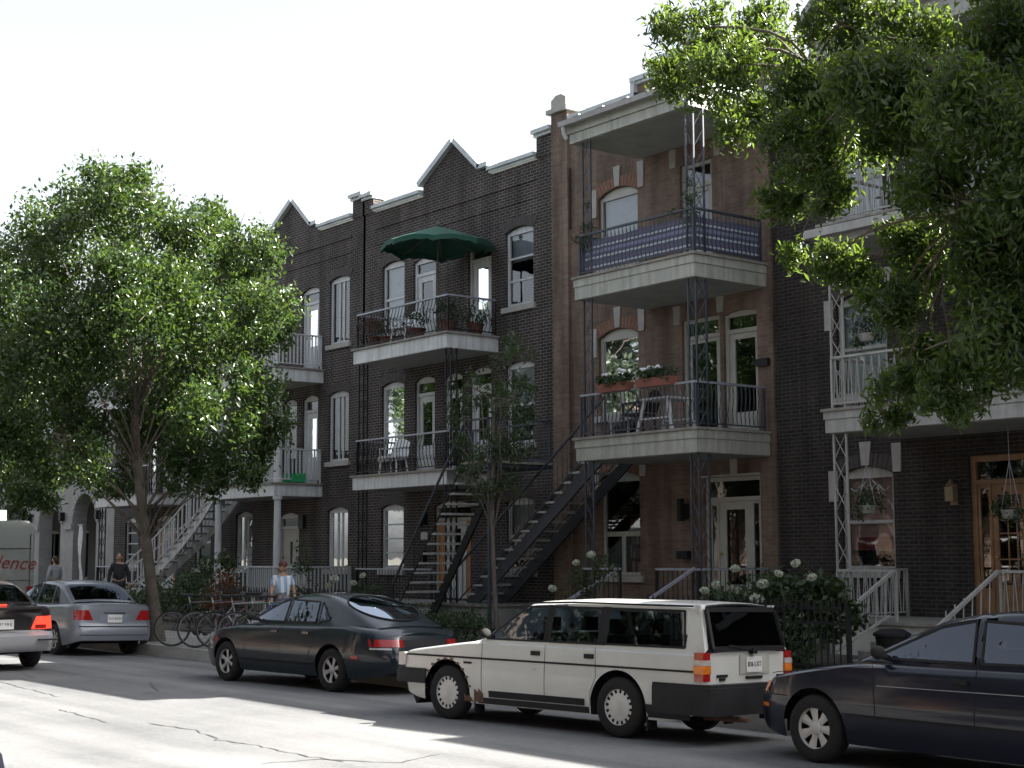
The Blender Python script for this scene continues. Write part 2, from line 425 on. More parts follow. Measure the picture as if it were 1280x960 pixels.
MB().add([(-140,12.7,.127),(-48,12.7,.127),(-48,15.2,.127),(-140,15.2,.127),(-6,12.2,.127),(60,12.2,.127),(60,15.2,.127),(-6,15.2,.127)], [(0,1,2,3),(4,5,6,7)]).build('far_paving', M_conc, sw)
MB().add([(-140,15.2,.15),(60,15.2,.15),(60,WY,.18),(-140,WY,.18)], [(0,1,2,3)]).build('front_gardens', M_soil, kind='structure')
nk = MB().box(-140, 60, .72, .9, -.02, .13); nk.build('near_kerb', M_conc, kind='structure')
MB().add([(-140,-3.5,.126),(60,-3.5,.126),(60,.72,.126),(-140,.72,.126)], [(0,1,2,3)]).build('near_pavement', M_conc, kind='structure')

# ------------------------------------------------------------------ building kit
def arc(xa, xb, zs, rise, n=8):
    return [(xa+(xb-xa)*i/n, zs+rise*(1-(2*i/n-1)**2)) for i in range(n+1)]
def wall(mb, x0, x1, z0, z1, y, ops, depth=.17):
    xs = sorted({x0, x1, *[o[0] for o in ops], *[o[1] for o in ops]})
    zs = sorted({z0, z1, *[o[2] for o in ops], *[o[3] for o in ops]})
    for a, b in zip(xs[:-1], xs[1:]):
        for c, d in zip(zs[:-1], zs[1:]):
            mx, mz = (a+b)/2, (c+d)/2
            if any(o[0] < mx < o[1] and o[2] < mz < o[3] for o in ops): continue
            mb.add([(a,y,c),(b,y,c),(b,y,d),(a,y,d)], [(0,1,2,3)])
    for (xa, xb, za, zb, r) in ops:
        zs_ = zb-r; pts = arc(xa, xb, zs_, r) if r else [(xa,zb),(xb,zb)]
        if r:
            for p, q in zip(pts[:-1], pts[1:]):
                mb.add([(p[0],y,p[1]),(q[0],y,q[1]),(q[0],y,zb),(p[0],y,zb)], [(0,1,2,3)])
        loop = [(xa,za),(xb,za)]+pts[::-1]
        for p, q in zip(loop, loop[1:]+loop[:1]):
            if math.dist(p, q) > 1e-6:
                mb.add([(p[0],y,p[1]),(q[0],y,q[1]),(q[0],y+depth,q[1]),(p[0],y+depth,p[1])], [(0,1,2,3)])
def shell(mb, x0, x1, z1, y=WY, d=9.0):
    i = .02
    mb.add([(x0+i,y+.02,0),(x0+i,y+d,0),(x0+i,y+d,z1),(x0+i,y+.02,z1)], [(0,1,2,3)])
    mb.add([(x1-i,y+.02,0),(x1-i,y+d,0),(x1-i,y+d,z1),(x1-i,y+.02,z1)], [(0,1,2,3)])
    mb.add([(x0+i,y+d,0),(x1-i,y+d,0),(x1-i,y+d,z1),(x0+i,y+d,z1)], [(0,1,2,3)])
M_arch = {}
def archbricks(win, xa, xb, zb, r, mat, h=.23, y=WY, kz=None):
    """soldier course standing on the opening's head, each brick its own wedge"""
    w = xb-xa; n = max(8, int(w/.085)); mb = MB(); pts = arc(xa-.04, xb+.04, zb-r+.005, r, n)
    cx = (xa+xb)/2
    for p, q in zip(pts[:-1], pts[1:]):
        g_ = .010; f = lambda x, k: x+(x-cx)*k*.22
        a, b = p[0]+g_/2, q[0]-g_/2
        za, zb_ = p[1], q[1]
        mb.prism([(a,za),(b,zb_),(f(b,1),zb_+h),(f(a,1),za+h)], y-.012, y+.02)
    mb.build('brick_arch', mat, win, kind='stuff')
def window(h, xa, xb, za, zb, r=0.0, style='sash', fm=None, curtain=None, sill=True, glass=None, archm=None, y=WY, blindz=None):
    fm = fm or M_white; t = .075; yf = y+.07; yb = y+.14
    f = MB(); zs = zb-r
    f.box(xa+.002, xa+t, yf, yb, za+.002, zs); f.box(xb-t, xb-.002, yf, yb, za+.002, zs)
    f.box(xa+t, xb-t, yf+.002, yb, za+.002, za+t)
    if r:
        p = arc(xa+.002, xb-.002, zs, r-.003); f.prism([(xb-t,zs-t*.8),(xa+t,zs-t*.8)][::-1]+[(xb-t,zs)] + p[::-1][1:-1]+[(xa+t,zs)], yf+.002, yb)
        f.box(xa+.004, xa+t, yf+.003, yb, zs, zs+.02); f.box(xb-t, xb-.004, yf+.003, yb, zs, zs+.02)
        gt = zs-t*.8
    else:
        f.box(xa+t, xb-t, yf+.002, yb, zb-t, zb-.002); gt = zb-t
    ga = za+t; gx0, gx1 = xa+t, xb-t
    w = f.build('window', fm, h)
    H = gt-ga; ym, ym2 = yf+.015, yb-.012
    b_list = []
    class _B:
        def box(s, *a): b_list.append(MB().box(*a))
    b = _B()
    if style == 'sash': b.box(gx0, gx1, ym, ym2, ga+H*.5-.03, ga+H*.5+.03)
    if style == 'sash3':
        for k in (.33,.66): b.box(gx0, gx1, ym, ym2, ga+H*k-.025, ga+H*k+.025)
    if style == 'low': b.box(gx0, gx1, ym, ym2, ga+H*.42-.05, ga+H*.42+.05); b.box((gx0+gx1)/2-.05, (gx0+gx1)/2+.05, ym+.002, ym2-.002, ga, ga+H*.42-.05)
    if style == 'casement':
        for k in (.38,.62): b.box(gx0+(gx1-gx0)*k-.028, gx0+(gx1-gx0)*k+.028, ym, ym2, ga, gt)
    if style == 'bars':
        for k in (.25,.5,.75): b.box(gx0, gx1, ym, ym2, ga+H*k-.02, ga+H*k+.02)
    for q_ in b_list: q_.build('sash_bar', fm, w)
    MB().add([(gx0-.01,yb-.03,ga-.01),(gx1+.01,yb-.03,ga-.01),(gx1+.01,yb-.03,gt+.01),(gx0-.01,yb-.03,gt+.01)], [(0,1,2,3)]).build('pane', glass or M_glass, w)
    if curtain:
        c0 = ga+H*(blindz or 0)
        n = 14; P = [[(gx0-.04+(gx1-gx0+.08)*i/n, yb+.06+.015*math.sin(i*2.1), z) for i in range(n+1)] for z in (c0, gt+.04)]
        MB().grid(P).build('curtain', curtain, w, smooth=True)
    if sill:
        MB().box(xa-.09, xb+.09, y-.07, y+.12, za-.13, za-.002).build('sill', M_stone, w)
    if archm: archbricks(w, xa, xb, zb, r, archm, y=y)
    return w
def door(h, xa, xb, za, zb, r=0.0, transom=None, fm=None, leafm=None, glassz=(.35,.92), gx=(.18,.82), side=None, sidem=None, y=WY, handle=True, fr=.08):
    """frame > leaf, leaf glass, transom pane, sidelights"""
    fm = fm or M_white; leafm = leafm or fm; yf, yb = y+.06, y+.14; f = MB(); zs = zb-r
    tz = transom or zs-fr
    f.box(xa+.002, xa+fr, yf, yb, za, zs); f.box(xb-fr, xb-.002, yf, yb, za, zs)
    if r:
        p = arc(xa+.002, xb-.002, zs, r-.003); f.prism([(xa+fr,zs-fr*.7),(xb-fr,zs-fr*.7),(xb-fr,zs)]+p[::-1][1:-1]+[(xa+fr,zs)], yf+.002, yb); gt = zs-fr*.7
    else:
        f.box(xa+fr, xb-fr, yf+.002, yb, zb-fr, zb-.002); gt = zb-fr
    if transom: f.box(xa+fr, xb-fr, yf+.002, yb, transom, transom+.08)
    d = f.build('door', fm, h)
    if transom:
        MB().add([(xa+fr-.01,yb-.03,transom+.07),(xb-fr+.01,yb-.03,transom+.07),(xb-fr+.01,yb-.03,gt+.01),(xa+fr-.01,yb-.03,gt+.01)], [(0,1,2,3)]).build('transom_pane', M_glass, d)
    lx0, lx1 = xa+fr+.005, xb-fr-.005
    if side:
        for s0, s1 in ((lx0, lx0+side), (lx1-side, lx1)):
            if sidem: MB().box(s0, s1, yf+.02, yb-.01, za, tz-.004).build('side_panel', sidem, d)
            else:
                q = MB(); e = .05
                q.box(s0, s0+e, yf+.02, yb-.01, za, tz-.004); q.box(s1-e, s1, yf+.02, yb-.01, za, tz-.004)
                q.box(s0+e, s1-e, yf+.022, yb-.01, za, za+.5); q.box(s0+e, s1-e, yf+.022, yb-.01, tz-.06, tz-.004)
                q.build('sidelight', leafm, d)
                MB().add([(s0+e-.005,yb-.04,za+.49),(s1-e+.005,yb-.04,za+.49),(s1-e+.005,yb-.04,tz-.05),(s0+e-.005,yb-.04,tz-.05)], [(0,1,2,3)]).build('sidelight_pane', M_glass, d)
        lx0 += side+.01; lx1 -= side+.01
    w = lx1-lx0; H = tz-za
    a0, a1 = lx0+w*gx[0], lx0+w*gx[1]; b0, b1 = za+H*glassz[0], za+H*glassz[1]
    q = MB(); yl, yl2 = yf+.03, yf+.072
    q.box(lx0, a0, yl, yl2, za+.01, tz-.004); q.box(a1, lx1, yl, yl2, za+.01, tz-.004)
    q.box(a0, a1, yl+.001, yl2, za+.01, b0); q.box(a0, a1, yl+.001, yl2, b1, tz-.004)
    q.box(lx0+w*.15, lx1-w*.15, yl-.012, yl+.02, za+.12, max(za+.2, b0-.1))
    q.build('door_leaf', leafm, d)
    MB().add([(a0-.005,yl+.03,b0-.005),(a1+.005,yl+.03,b0-.005),(a1+.005,yl+.03,b1+.005),(a0-.005,yl+.03,b1+.005)], [(0,1,2,3)]).build('door_pane', M_glass, d)
    if handle: MB().ell((lx0+.07, yl-.04, za+1.0), (.03,.04,.03)).build('handle', pm('brass', (.35,.25,.1), .35, metal=.8), d, smooth=True)
    return d
# railing balusters share their meshes
def bal_straight(h, r=.008): return MB().tube([(0,0,0),(0,0,h)], r, 5)
def bal_scroll(h):
    mb = MB(); P = []
    for i in range(15):
        t = i/14; P.append((.035*math.sin(t*2*PI), -.11*math.sin(PI*min(1, t*1.15))*(1-t)**.5, t*h))
    mb.tube(P, .009, 5)
    mb.tube([(.05*math.cos(a)+.0, -.05, h*.62+.05*math.sin(a)) for a in np.linspace(0, 5.2, 9)], .006, 4)
    mb.tube([(.045*math.cos(a), -.09, h*.28+.045*math.sin(a)) for a in np.linspace(2, 7.4, 9)], .006, 4)
    return mb
def bal_zig(h):
    return MB().tube([(-.045,0,0),(.0,0,h)], .009, 5).tube([(.05,0,0),(.005,0,h)], .009, 5)
def bal_leaf(h):
    return MB().tube([(0,0,0),(-.035,0,h*.25),(0,0,h*.5),(.035,0,h*.75),(0,0,h)], .008, 5).tube([(0,0,0),(.0,0,h)], .006, 4)
BAL = {}
def balmesh(kind, h, mat):
    k = (kind, round(h,2), mat.name)
    if k not in BAL:
        BAL[k] = meshonly({'straight':bal_straight,'scroll':bal_scroll,'zig':bal_zig,'leaf':bal_leaf,'wood':lambda q: MB().box(-.018,.018,-.018,.018,0,q)}[kind](h), 'baluster', mat, 60)
    return BAL[k]
def railing(h, path, z0, ht, kind, mat, step, topm=None, topw=.05, gap=.08, posts=True, name='railing', slope=False):
    """path: list of (x,y) or (x,y,z); rail meshes in one part, each baluster its own sub-part"""
    P = [Vector((p[0], p[1], p[2] if len(p) > 2 else z0)) for p in path]; up = Vector((0,0,1))
    low = MB(); top = MB()
    for a, b in zip(P[:-1], P[1:]):
        low.bar(a+up*gap, b+up*gap, .03, .025)
        top.bar(a+up*ht, b+up*ht, topw, .04)

    if posts:
        for p in P: low.bar(p+up*.003, p+up*(ht-.025), .037)
    r = low.build(name, mat, h); top.build('top_rail', topm or mat, r)
    bh = ht-gap-.02; me = balmesh(kind, bh, mat)
    for a, b in zip(P[:-1], P[1:]):
        L = (Vector((b.x,b.y,0))-Vector((a.x,a.y,0))).length; n = max(1, int(L/step)); ang = math.atan2(b.y-a.y, b.x-a.x)
        for i in range(n):
            t = (i+.5)/n; p = a.lerp(b, t)
            o = link('baluster', me, r, loc=p+up*gap); o.rotation_euler.z = ang
    return r
def lattice_column(h, x, y, z0, z1, mat, w=.22, second=None):
    """wrought iron post: uprights tied by crossing bars"""
    mb = MB(); c = [(x-w/2,y),(x+w/2,y)] if second is None else [(x-w/2,y),(x+w/2,y),(x+w/2,y+second)]
    for (px, py) in c: mb.bar((px,py,z0), (px,py,z1), .032)
    prs = [(c[0],c[1])] if second is None else [(c[0],c[1]),(c[1],c[2])]
    n = max(2, round((z1-z0)/.42)); dz = (z1-z0)/n
    for a, b in prs:
        for i in range(n):
            za, zb = z0+i*dz, z0+(i+1)*dz
            mb.tube([(a[0],a[1]+.002,za),(b[0],b[1]+.002,zb)], .008, 4); mb.tube([(b[0],b[1]-.004,za),(a[0],a[1]-.004,zb)], .008, 4)
    return mb.build('column', mat, h)
def slab(h, x0, x1, y0, y1, zt, zb, mat, split=True, soff=None, name='balcony'):
    """balcony deck with boarded fascia in two steps, nosing and soffit"""
    mb = MB(); zm = zt-(zt-zb)*.45
    mb.box(x0, x1, y0, y1, zb, zm if split else zt-.05)
    if split: mb.box(x0-.02, x1+.02, y0-.02, y1, zm+.003, zt-.05)
    b = mb.build(name, mat, h)
    MB().box(x0-.055, x1+.055, y0-.055, y1, zt-.047, zt).build('nosing', pm('deck_edge', (.22,.21,.19), .8, var=.3, scale=6), b)
    n = int((x1-x0)/.14)
    if soff: MB().box(x0+.05, x1-.05, y0+.05, y1-.01, zb-.012, zb-.002).build('soffit', soff, b)
    return b
def keystone(h, xc, zb, hgt, w0, w1, y=WY, mat=None):
    MB().prism([(xc-w0/2,zb),(xc+w0/2,zb),(xc+w1/2,zb+hgt),(xc-w1/2,zb+hgt)], y-.03, y+.02).build('stone_block', mat or M_stone, h)
def staircase(h, xb, xt, y0, y1, zb, zt, n, strm, treadm, railm, rail='straight', rail_h=.9, toprail=None, sides=(0,1), stringers=(0,1), step=.16):
    """flight along x from (xb,zb) to (xt,zt); each tread its own sub-part"""
    run = (xt-xb)/n; rise = (zt-zb)/n; sg = 1 if run > 0 else -1
    sm = MB()
    for k in stringers:
        yy = (y0, y1)[k]
        yy += .07 if k == 0 else -.07
        sm.prism([(xb,zb-.02),(xb+run*.1,zb+rise*.5),(xt,zt-rise*.35),(xt,zt-.34),(xb+run*1.4,zb-.05)], yy-.025, yy+.025)
    st = sm.build('staircase', strm, h)
    tm = meshonly(MB().box(0, abs(run)+.03, .0, y1-y0, -.045, 0), 'tread', treadm)
    for i in range(n):
        x = xb+run*i; z = zb+rise*(i+1)
        link('tread', tm, st, loc=((x if sg > 0 else x+run)-.015, y0, z))
    for k in sides:
        yy = (y0, y1)[k]
        railing(h, [(xb,yy,zb+.1),(xt,yy,zt)], 0, rail_h, rail, railm, step, topm=toprail, topw=.045, gap=.12, name='stair_railing')
    return st

def curved_stair(h, P0, P1, P2, width, zb, zt, n, strm, treadm, railm, rail='wood', rail_h=.88):
    """winding flight on a curved plan: treads, two bent stringers and two rails"""
    P0, P1, P2 = Vector(P0), Vector(P1), Vector(P2)
    pos = lambda t: P0*(1-t)**2+P1*2*t*(1-t)+P2*t*t
    tan = lambda t: ((P1-P0)*(1-t)+(P2-P1)*t).normalized()
    sm = MB(); N_ = 24; rails = []
    for s in (-1, 1):
        G = []; rp = []
        for i in range(N_+1):
            t = i/N_; c = pos(t); d = tan(t); nrm = Vector((-d.y, d.x)); z = zb+(zt-zb)*t
            q = c+nrm*s*(width/2-.05); q2 = c+nrm*s*(width/2-.09)
            G.append([(q.x,q.y,z+.06),(q.x,q.y,z-.26),(q2.x,q2.y,z-.26),(q2.x,q2.y,z+.06)]); e = c+nrm*s*(width/2-.02); rp.append((e.x,e.y,z+.05))
        sm.grid(G, cu=True); rails.append(rp)
    st = sm.build('staircase', strm, h, recalc=True)
    L = sum((pos((i+1)/40)-pos(i/40)).length for i in range(40)); run = L/n
    tm = meshonly(MB().box(-run/2-.02, run/2+.02, -width/2, width/2, -.045, 0), 'tread', treadm)
    for i in range(n):
        t = (i+.5)/n; c = pos(t); d = tan(t); o = link('tread', tm, st, loc=(c.x,c.y,zb+(zt-zb)*(i+1)/n)); o.rotation_euler.z = math.atan2(d.y,d.x)
    for rp in rails:
        railing(h, rp[::4]+([] if (len(rp)-1) % 4 == 0 else [rp[-1]]), 0, rail_h, rail, railm, .15, topw=.06, gap=.1, name='stair_railing')
    return st
# ------------------------------------------------------------------ the row of three gabled dark brick houses
M_archd = pm('dark_soldier_brick', (.06,.052,.05), .85, var=.3, scale=9, bump=.2)
M_archr = pm('red_soldier_brick', (.19,.10,.07), .85, var=.25, scale=9, bump=.2)
M_dimb = pm('dim_curtain', (.16,.17,.18), .85, var=.2, scale=3)
def row_house(dx, style, label, stair=True):
    x0, x1 = -33.84+dx, -25.80+dx
    h = thing('row_house', label, 'house', ((x0+x1)/2, WY, 0), group=None)
    fl2, fl3 = 3.76, 6.92
    R = .10
    wl_ = (-32.9,-31.86); wr = (-27.62,-26.57)
    W_ = []; D_ = []
    for za, zb in ((7.55,9.42),(4.33,6.25),(1.43,3.10)):
        W_.append((*wl_,za,zb)); W_.append((*wr,za,zb))
    D_ += [(-31.45,-30.46,fl3,9.32),(-29.1,-28.17,fl3,9.32),(-31.37,-30.5,fl2,6.25),(-30.12,-29.34,fl2,6.22),(-29.02,-28.18,fl2,6.25),(-30.5,-29.0,.75,3.10)]
    if style == 'white': D_[-1] = (-30.28,-29.14,.75,3.0)
    ops = [(a+dx,b+dx,c,d,R) for a,b,c,d in W_+D_]
    mb = MB(); wall(mb, x0, x1, 0, 10.88, WY, ops)
    shell(mb, x0, x1, 10.88)
    # parapet: corner piers and pointed gable, with thickness
    gb = [(-31.02,10.88),(-31.02,11.17),(-29.64,11.96),(-28.62,11.08),(-28.24,11.08),(-28.24,10.88)]
    mb.prism([(a+dx,b) for a,b in gb], WY, WY+.25)
    mb.box(x0+.003, x0+.53, WY-.03, WY+.3, 10.885, 11.27); mb.box(x1-.6, x1-.003, WY-.03, WY+.3, 10.885, 11.36)
    body = mb.build('wall', M_dark, h, recalc=False)
    tr = MB()
    for za, zb, pr_ in ((10.40,10.465,.03),(9.98,10.03,.02)):
        tr.box(x0+.6, x1-.68, WY-pr_, WY+.02, za, zb)
    tr.build('brick_course', M_dark, h)
    MB().box(x0+.05, x1-.05, WY+.2, WY+8.9, 10.55, 10.62).build('roof', M_roofg, h)
    # pressed tin coping
    cp = MB()
    def cap(a, b, z, t=.15, pj=.13):
        cp.box(a, b, WY-pj, WY+.32, z+t*.45, z+t); cp.box(a+.02, b-.02, WY-pj*.55, WY+.30, z, z+t*.45-.002)
    cap(x0+.55, -31.05+dx, 10.90); cap(-28.2+dx, x1-.62, 10.90)
    cap(x0-.0, x0+.58, 11.28, .17, .16); cap(x1-.66, x1+.0, 11.37, .17, .16)
    for a, b in (((-31.10,11.14),(-29.64,11.98)), ((-29.64,11.98),(-28.58,11.07))):
        d = Vector((b[0]-a[0], b[1]-a[1])).normalized(); n_ = Vector((-d.y, d.x))
        A, B_ = Vector((a[0]+dx, a[1])), Vector((b[0]+dx, b[1]))
        cp.prism([tuple(A), tuple(B_), tuple(B_+n_*.13), tuple(A+n_*.13)], WY-.12, WY+.3)
    cp.box(-28.6+dx, -28.2+dx, WY-.12, WY+.3, 11.085, 11.2)
    cp.build('coping', M_tin, h)
    gl = M_glass
    for i, (a,b,c,d) in enumerate(W_):
        cu = None; bz = None
        if style == 'iron':
            stl = ['sash','sash3','sash','sash','bars','sash'][i]
            cu = [M_blind,M_blind,M_dimb,M_blind,M_dimb,M_blind][i]; bz = [.0,.62,.0,.45,.0,.2][i]
        else:
            stl = 'casement'
        window(h, a+dx, b+dx, c, d, R, stl, M_white, cu, archm=M_archd, glass=M_glass if i != 0 else M_glass, blindz=bz)
    for i, (a,b,c,d) in enumerate(D_[:-1]):
        door(h, a+dx, b+dx, c, d, R, transom=d-.48, fm=M_white, leafm=M_white, glassz=(.38,.92) if i != 3 else (.1,.94), gx=(.2,.8))
    a,b,c,d = D_[-1]
    if style == 'iron':
        door(h, a+dx, b+dx, c, d, R, transom=2.62, fm=M_cream, leafm=M_white, side=.2, sidem=M_orange, glassz=(.5,.9), gx=(.45,.75))
    else:
        door(h, a+dx, b+dx, c, d, R, transom=2.55, fm=M_white, leafm=M_cream, glassz=(.45,.8), gx=(.42,.58))
    bm = M_offw
    bx0, bx1 = -31.9+dx, -27.9+dx
    slab(h, bx0, bx1, 20.0, WY-.005, fl3, 6.54, bm, split=False, soff=M_sofA)
    slab(h, bx0, bx1, 20.0, WY-.005, fl2, 3.40, bm, split=False, soff=M_sofA)
    slab(h, bx0, bx1+1.6, 20.0, WY-.005, .72, .2, M_conc, split=False, name='porch')
    if style == 'iron':
        for z in (fl2, fl3):
            pth = [(bx0+.06,WY-.05),(bx0+.06,20.08),(bx1-.06,20.08),(bx1-.06,WY-.05)] if z == fl3 else [(bx0+.06,WY-.05),(bx0+.06,20.08),(bx1-.06,20.08),(bx1-.06,20.45)]
            railing(h, pth, z, .86, 'scroll', M_iron, .135, topm=M_rail, topw=.07)
        railing(h, [(bx0+.06,20.08),(-28.6+dx,20.08)], .72, .75, 'straight', M_iron, .12, topm=M_rail)
        for (cx, s) in ((bx0+.18,.12),(bx1-.1,.16)):
            for za, zb in ((.72,3.40),(fl2,6.54)):
                lattice_column(h, cx, 20.12, za, zb, M_iron, w=.2, second=s)
        if stair:
            # landing towards the stair, with its own rail
            slab(h, bx1+.07, -25.72+dx, 19.95, 20.7, fl2-.01, 3.62, M_bluei, split=False, name='landing')
            staircase(h, -28.5+dx, -25.72+dx, 18.95, 19.85, .16, fl2, 17, M_iron, M_tread, M_iron, toprail=M_bluei, stringers=(1,), sides=(0,), step=.5)
            slab(h, -25.72+dx, -24.95+dx, 18.95, 20.7, fl2-.012, 3.62, M_bluei, split=False, name='landing')
            railing(h, [(-25.65+dx,19.0),(-25.0+dx,19.0),(-25.0+dx,20.65),(bx1+.1,20.65)], fl2, .88, 'straight', M_bluei, .12)
            for px, py in ((-25.05,19.05),): MB().bar((px+dx,py,.1), (px+dx,py,3.6), .06).build('column', M_bluei, h)
        MB().box(-31.05+dx, -30.78+dx, WY-.03, WY-.002, 2.18, 2.36).build('number_plate', M_white, h)
        MB().box(-31.05+dx, -30.83+dx, WY-.12, WY-.002, 1.62, 1.9).build('mailbox', M_black, h)
        lm = MB().box(-30.95+dx, -30.8+dx, WY-.12, WY-.002, 2.55, 2.85); lm.ell((-30.87+dx,WY-.16,2.6), (.07,.07,.12)); lm.build('wall_lamp', M_black, h)
    else:
        for z in (fl2, fl3):
            railing(h, [(bx0+.06,WY-.05),(bx0+.06,20.07),(bx1-.06,20.07),(bx1-.06,WY-.05)], z, .92, 'wood', M_white, .11, topw=.08, gap=.1)
        railing(h, [(-31.0+dx,20.07),(-30.3+dx,20.07)], .72, .78, 'wood', M_white, .11, topw=.08, gap=.1)
        railing(h, [(-29.3+dx,20.07),(bx1-.06,20.07),(bx1+1.55,20.07),(bx1+1.55,WY-.05)], .72, .78, 'wood', M_white, .11, topw=.08, gap=.1)
        for (sx) in (-30.3,-29.3):
            railing(h, [(sx+dx,20.05,.72),(sx+dx,18.9,.2)], 0, .78, 'wood', M_white, .12, topw=.07, gap=.1, name='stair_railing')
        for i in range(3): MB().box(-30.25+dx, -29.35+dx, 19.95-.33*(i+1), 19.95-.33*i-.004, .12, .58-.15*i).build('step', M_conc, h)
        for cx in (-31.35,-27.95):
            for za, zb in ((.72,3.40),(fl2,6.54)):
                col = MB().lathe([(.13,za),(.13,za+.1),(.10,za+.12),(.105,za+.8),(.092,zb-.12),(.13,zb-.1),(.13,zb-.002)], 16, c=(cx+dx,20.14,0))
                col.build('column', M_white, h, smooth=50)
        curved_stair(h, (-35.75+dx,18.75), (-34.1+dx,20.75), (-31.95+dx,20.75), .95, .16, fl2, 17, M_offw, M_tread, M_white)
        MB().box(-29.0+dx, -28.75+dx, WY-.12, WY-.002, 2.55, 2.9).build('wall_lamp', M_black, h)
    return h
houseB = row_house(0, 'iron', 'dark brick gabled house with black iron balconies, next to the red brick house')
houseA = row_house(-7.94, 'white', 'dark brick gabled house with white wooden balconies, round white columns and white outside stair')
houseA2 = row_house(-15.88, 'iron', 'dark brick gabled house half hidden behind the big tree, next to the pale arcade', stair=False)

# ------------------------------------------------------------------ red brick house
def red_house():
    x0, x1 = -25.795, -19.285
    h = thing('brick_house', 'tall red brick house with grey boarded balconies and stepped parapet', 'house', ((x0+x1)/2, WY, 0))
    f1, f2, f3 = .80, 4.10, 7.34
    Wn = [(-24.30,-23.04,7.95,9.68,.16),(-24.34,-23.08,4.75,6.60,.16),(-24.32,-23.10,1.35,3.55,.16)]
    Dn = [(-21.76,-20.86,f3,9.74,0),(-21.78,-20.72,f2,6.52,0),(-20.62,-19.70,f2,6.54,0.06),(-21.24,-19.72,f1,3.29,0.0)]
    mb = MB(); wall(mb, x0, x1, 0, 11.45, WY, Wn+Dn); shell(mb, x0, x1, 11.45)
    mb.prism([(-22.99,11.45),(-22.99,11.78),(-22.37,11.78),(-22.37,12.05),(-21.6,12.05),(-21.6,12.3),(-21.1,12.3),(-21.1,12.05),(-20.5,12.05),(-20.5,11.78),(-19.9,11.78),(-19.9,11.45)], WY, WY+.25)
    mb.box(x0+.004, x0+.56, WY-.09, WY+.3, 0, 11.75)
    mb.box(x1-.40, x1-.004, WY-.05, WY+.3, 0, 11.6)
    mb.build('wall', M_red, h, recalc=False)
    MB().box(x0+.05, x1-.05, WY+.2, WY+8.9, 11.05, 11.12).build('roof', M_roofg, h)
    cp = MB()
    def cap(a, b, z, t=.16): cp.box(a, b, WY-.12, WY+.33, z+.06, z+t); cp.box(a+.03, b-.03, WY-.07, WY+.3, z+.002, z+.058)
    cap(x0+.6, -23.0, 11.45); cap(-19.88, x1, 11.61)
    cap(-23.12, -22.39, 11.78); cap(-20.48, -19.78, 11.78); cap(-22.48, -21.62, 12.05); cap(-21.08, -20.4, 12.05); cap(-21.7, -21.0, 12.3)
    for zz in ((-23.12,11.47,11.84),(-22.48,11.80,12.1)): cp.box(zz[0], zz[0]+.12, WY-.1, WY+.3, zz[1], zz[2])
    cp.build('coping', M_tin, h)
    fn = MB(); c0 = x0+.28
    fn.box(c0-.36, c0+.36, WY-.18, WY+.4, 11.76, 11.86); fn.box(c0-.26, c0+.26, WY-.1, WY+.34, 11.862, 12.08)
    fn.prism([(c0-.26,12.08),(c0+.26,12.08),(c0+.1,12.17),(c0-.1,12.17)], WY-.1, WY+.34)
    fn.build('pier_cap', M_stone, h)
    window(h, *Wn[0][:4], .16, 'low', M_cream, M_blind, archm=M_archr, blindz=.42)
    window(h, *Wn[1][:4], .16, 'low', M_cream, None, archm=M_archr)
    window(h, *Wn[2][:4], .16, 'low', M_grey, None, archm=M_archr)
    for (a,b,c,d,r) in Wn:
        xc = (a+b)/2
        keystone(h, xc, d+.02, .44, .15, .21); keystone(h, a-.13, d-.55, .62, .17, .2); keystone(h, b+.12, d-.14, .56, .17, .2)
    door(h, *Dn[0][:4], 0, transom=9.22, fm=M_grey, leafm=M_grey, glassz=(.3,.95), gx=(.14,.88))
    door(h, *Dn[1][:4], 0, transom=6.1, fm=M_cream, leafm=M_cream, glassz=(.1,.96), gx=(.12,.9), handle=False)
    door(h, *Dn[2][:4], .06, transom=6.1, fm=M_cream, leafm=M_cream, glassz=(.22,.94), gx=(.18,.9))
    door(h, *Dn[3][:4], 0, transom=2.82, fm=M_cream, leafm=M_cream, side=.24, glassz=(.2,.92), gx=(.2,.8))
    for xc, z in ((-21.95,9.74),(-20.68,9.74),(-21.9,6.45),(-20.68,6.56),(-19.5,6.42),(-19.55,3.25),(-20.4,3.33)):
        keystone(h, xc, z, .38, .16, .2)
    MB().box(-21.3,-19.66,WY-.05,WY+.06,3.292,3.34).build('lintel', M_stone, h)
    # balconies and the roofed top
    X0, X1, Y0 = -22.78, -19.41, 19.5
    slab(h, X0, X1, Y0, WY-.06, f3, 6.88, M_grey, soff=M_sofA)
    slab(h, X0, X1, Y0, WY-.06, f2, 3.64, M_grey, soff=M_sofA)
    slab(h, X0-.1, X1, Y0, WY-.06, f1, .25, M_conc, split=False, name='porch')
    rf = MB(); rf.box(X0-.12, X1-.06, Y0, WY-.10, 10.12, 10.32); rf.box(X0-.15, X1-.03, Y0-.04, WY-.10, 10.323, 10.5)
    r_ = rf.build('balcony_roof', M_grey, h)
    MB().box(X0-.07, X1-.12, Y0+.06, WY-.11, 10.108, 10.118).build('soffit', M_sofA, r_)
    MB().prism([(Y0-.1,10.503),(WY-.1,10.503),(WY-.1,10.75),(Y0-.1,10.56)], X0-.2, X1+.02, axis='x').build('roof_sheet', M_tin, r_)
    gt = MB(); gt.prism([(Y0-.22,10.46),(Y0-.105,10.46),(Y0-.105,10.56),(Y0-.24,10.56)], X0-.22, X1+.02, axis='x')
    for k in range(5): gt.box(X0+.25+k*.72, X0+.45+k*.72, Y0-.25, Y0-.02, 10.562, 10.59)
    gt.build('gutter', pm('gutter_tin', (.34,.33,.34), .4, var=.2, metal=.3), r_)
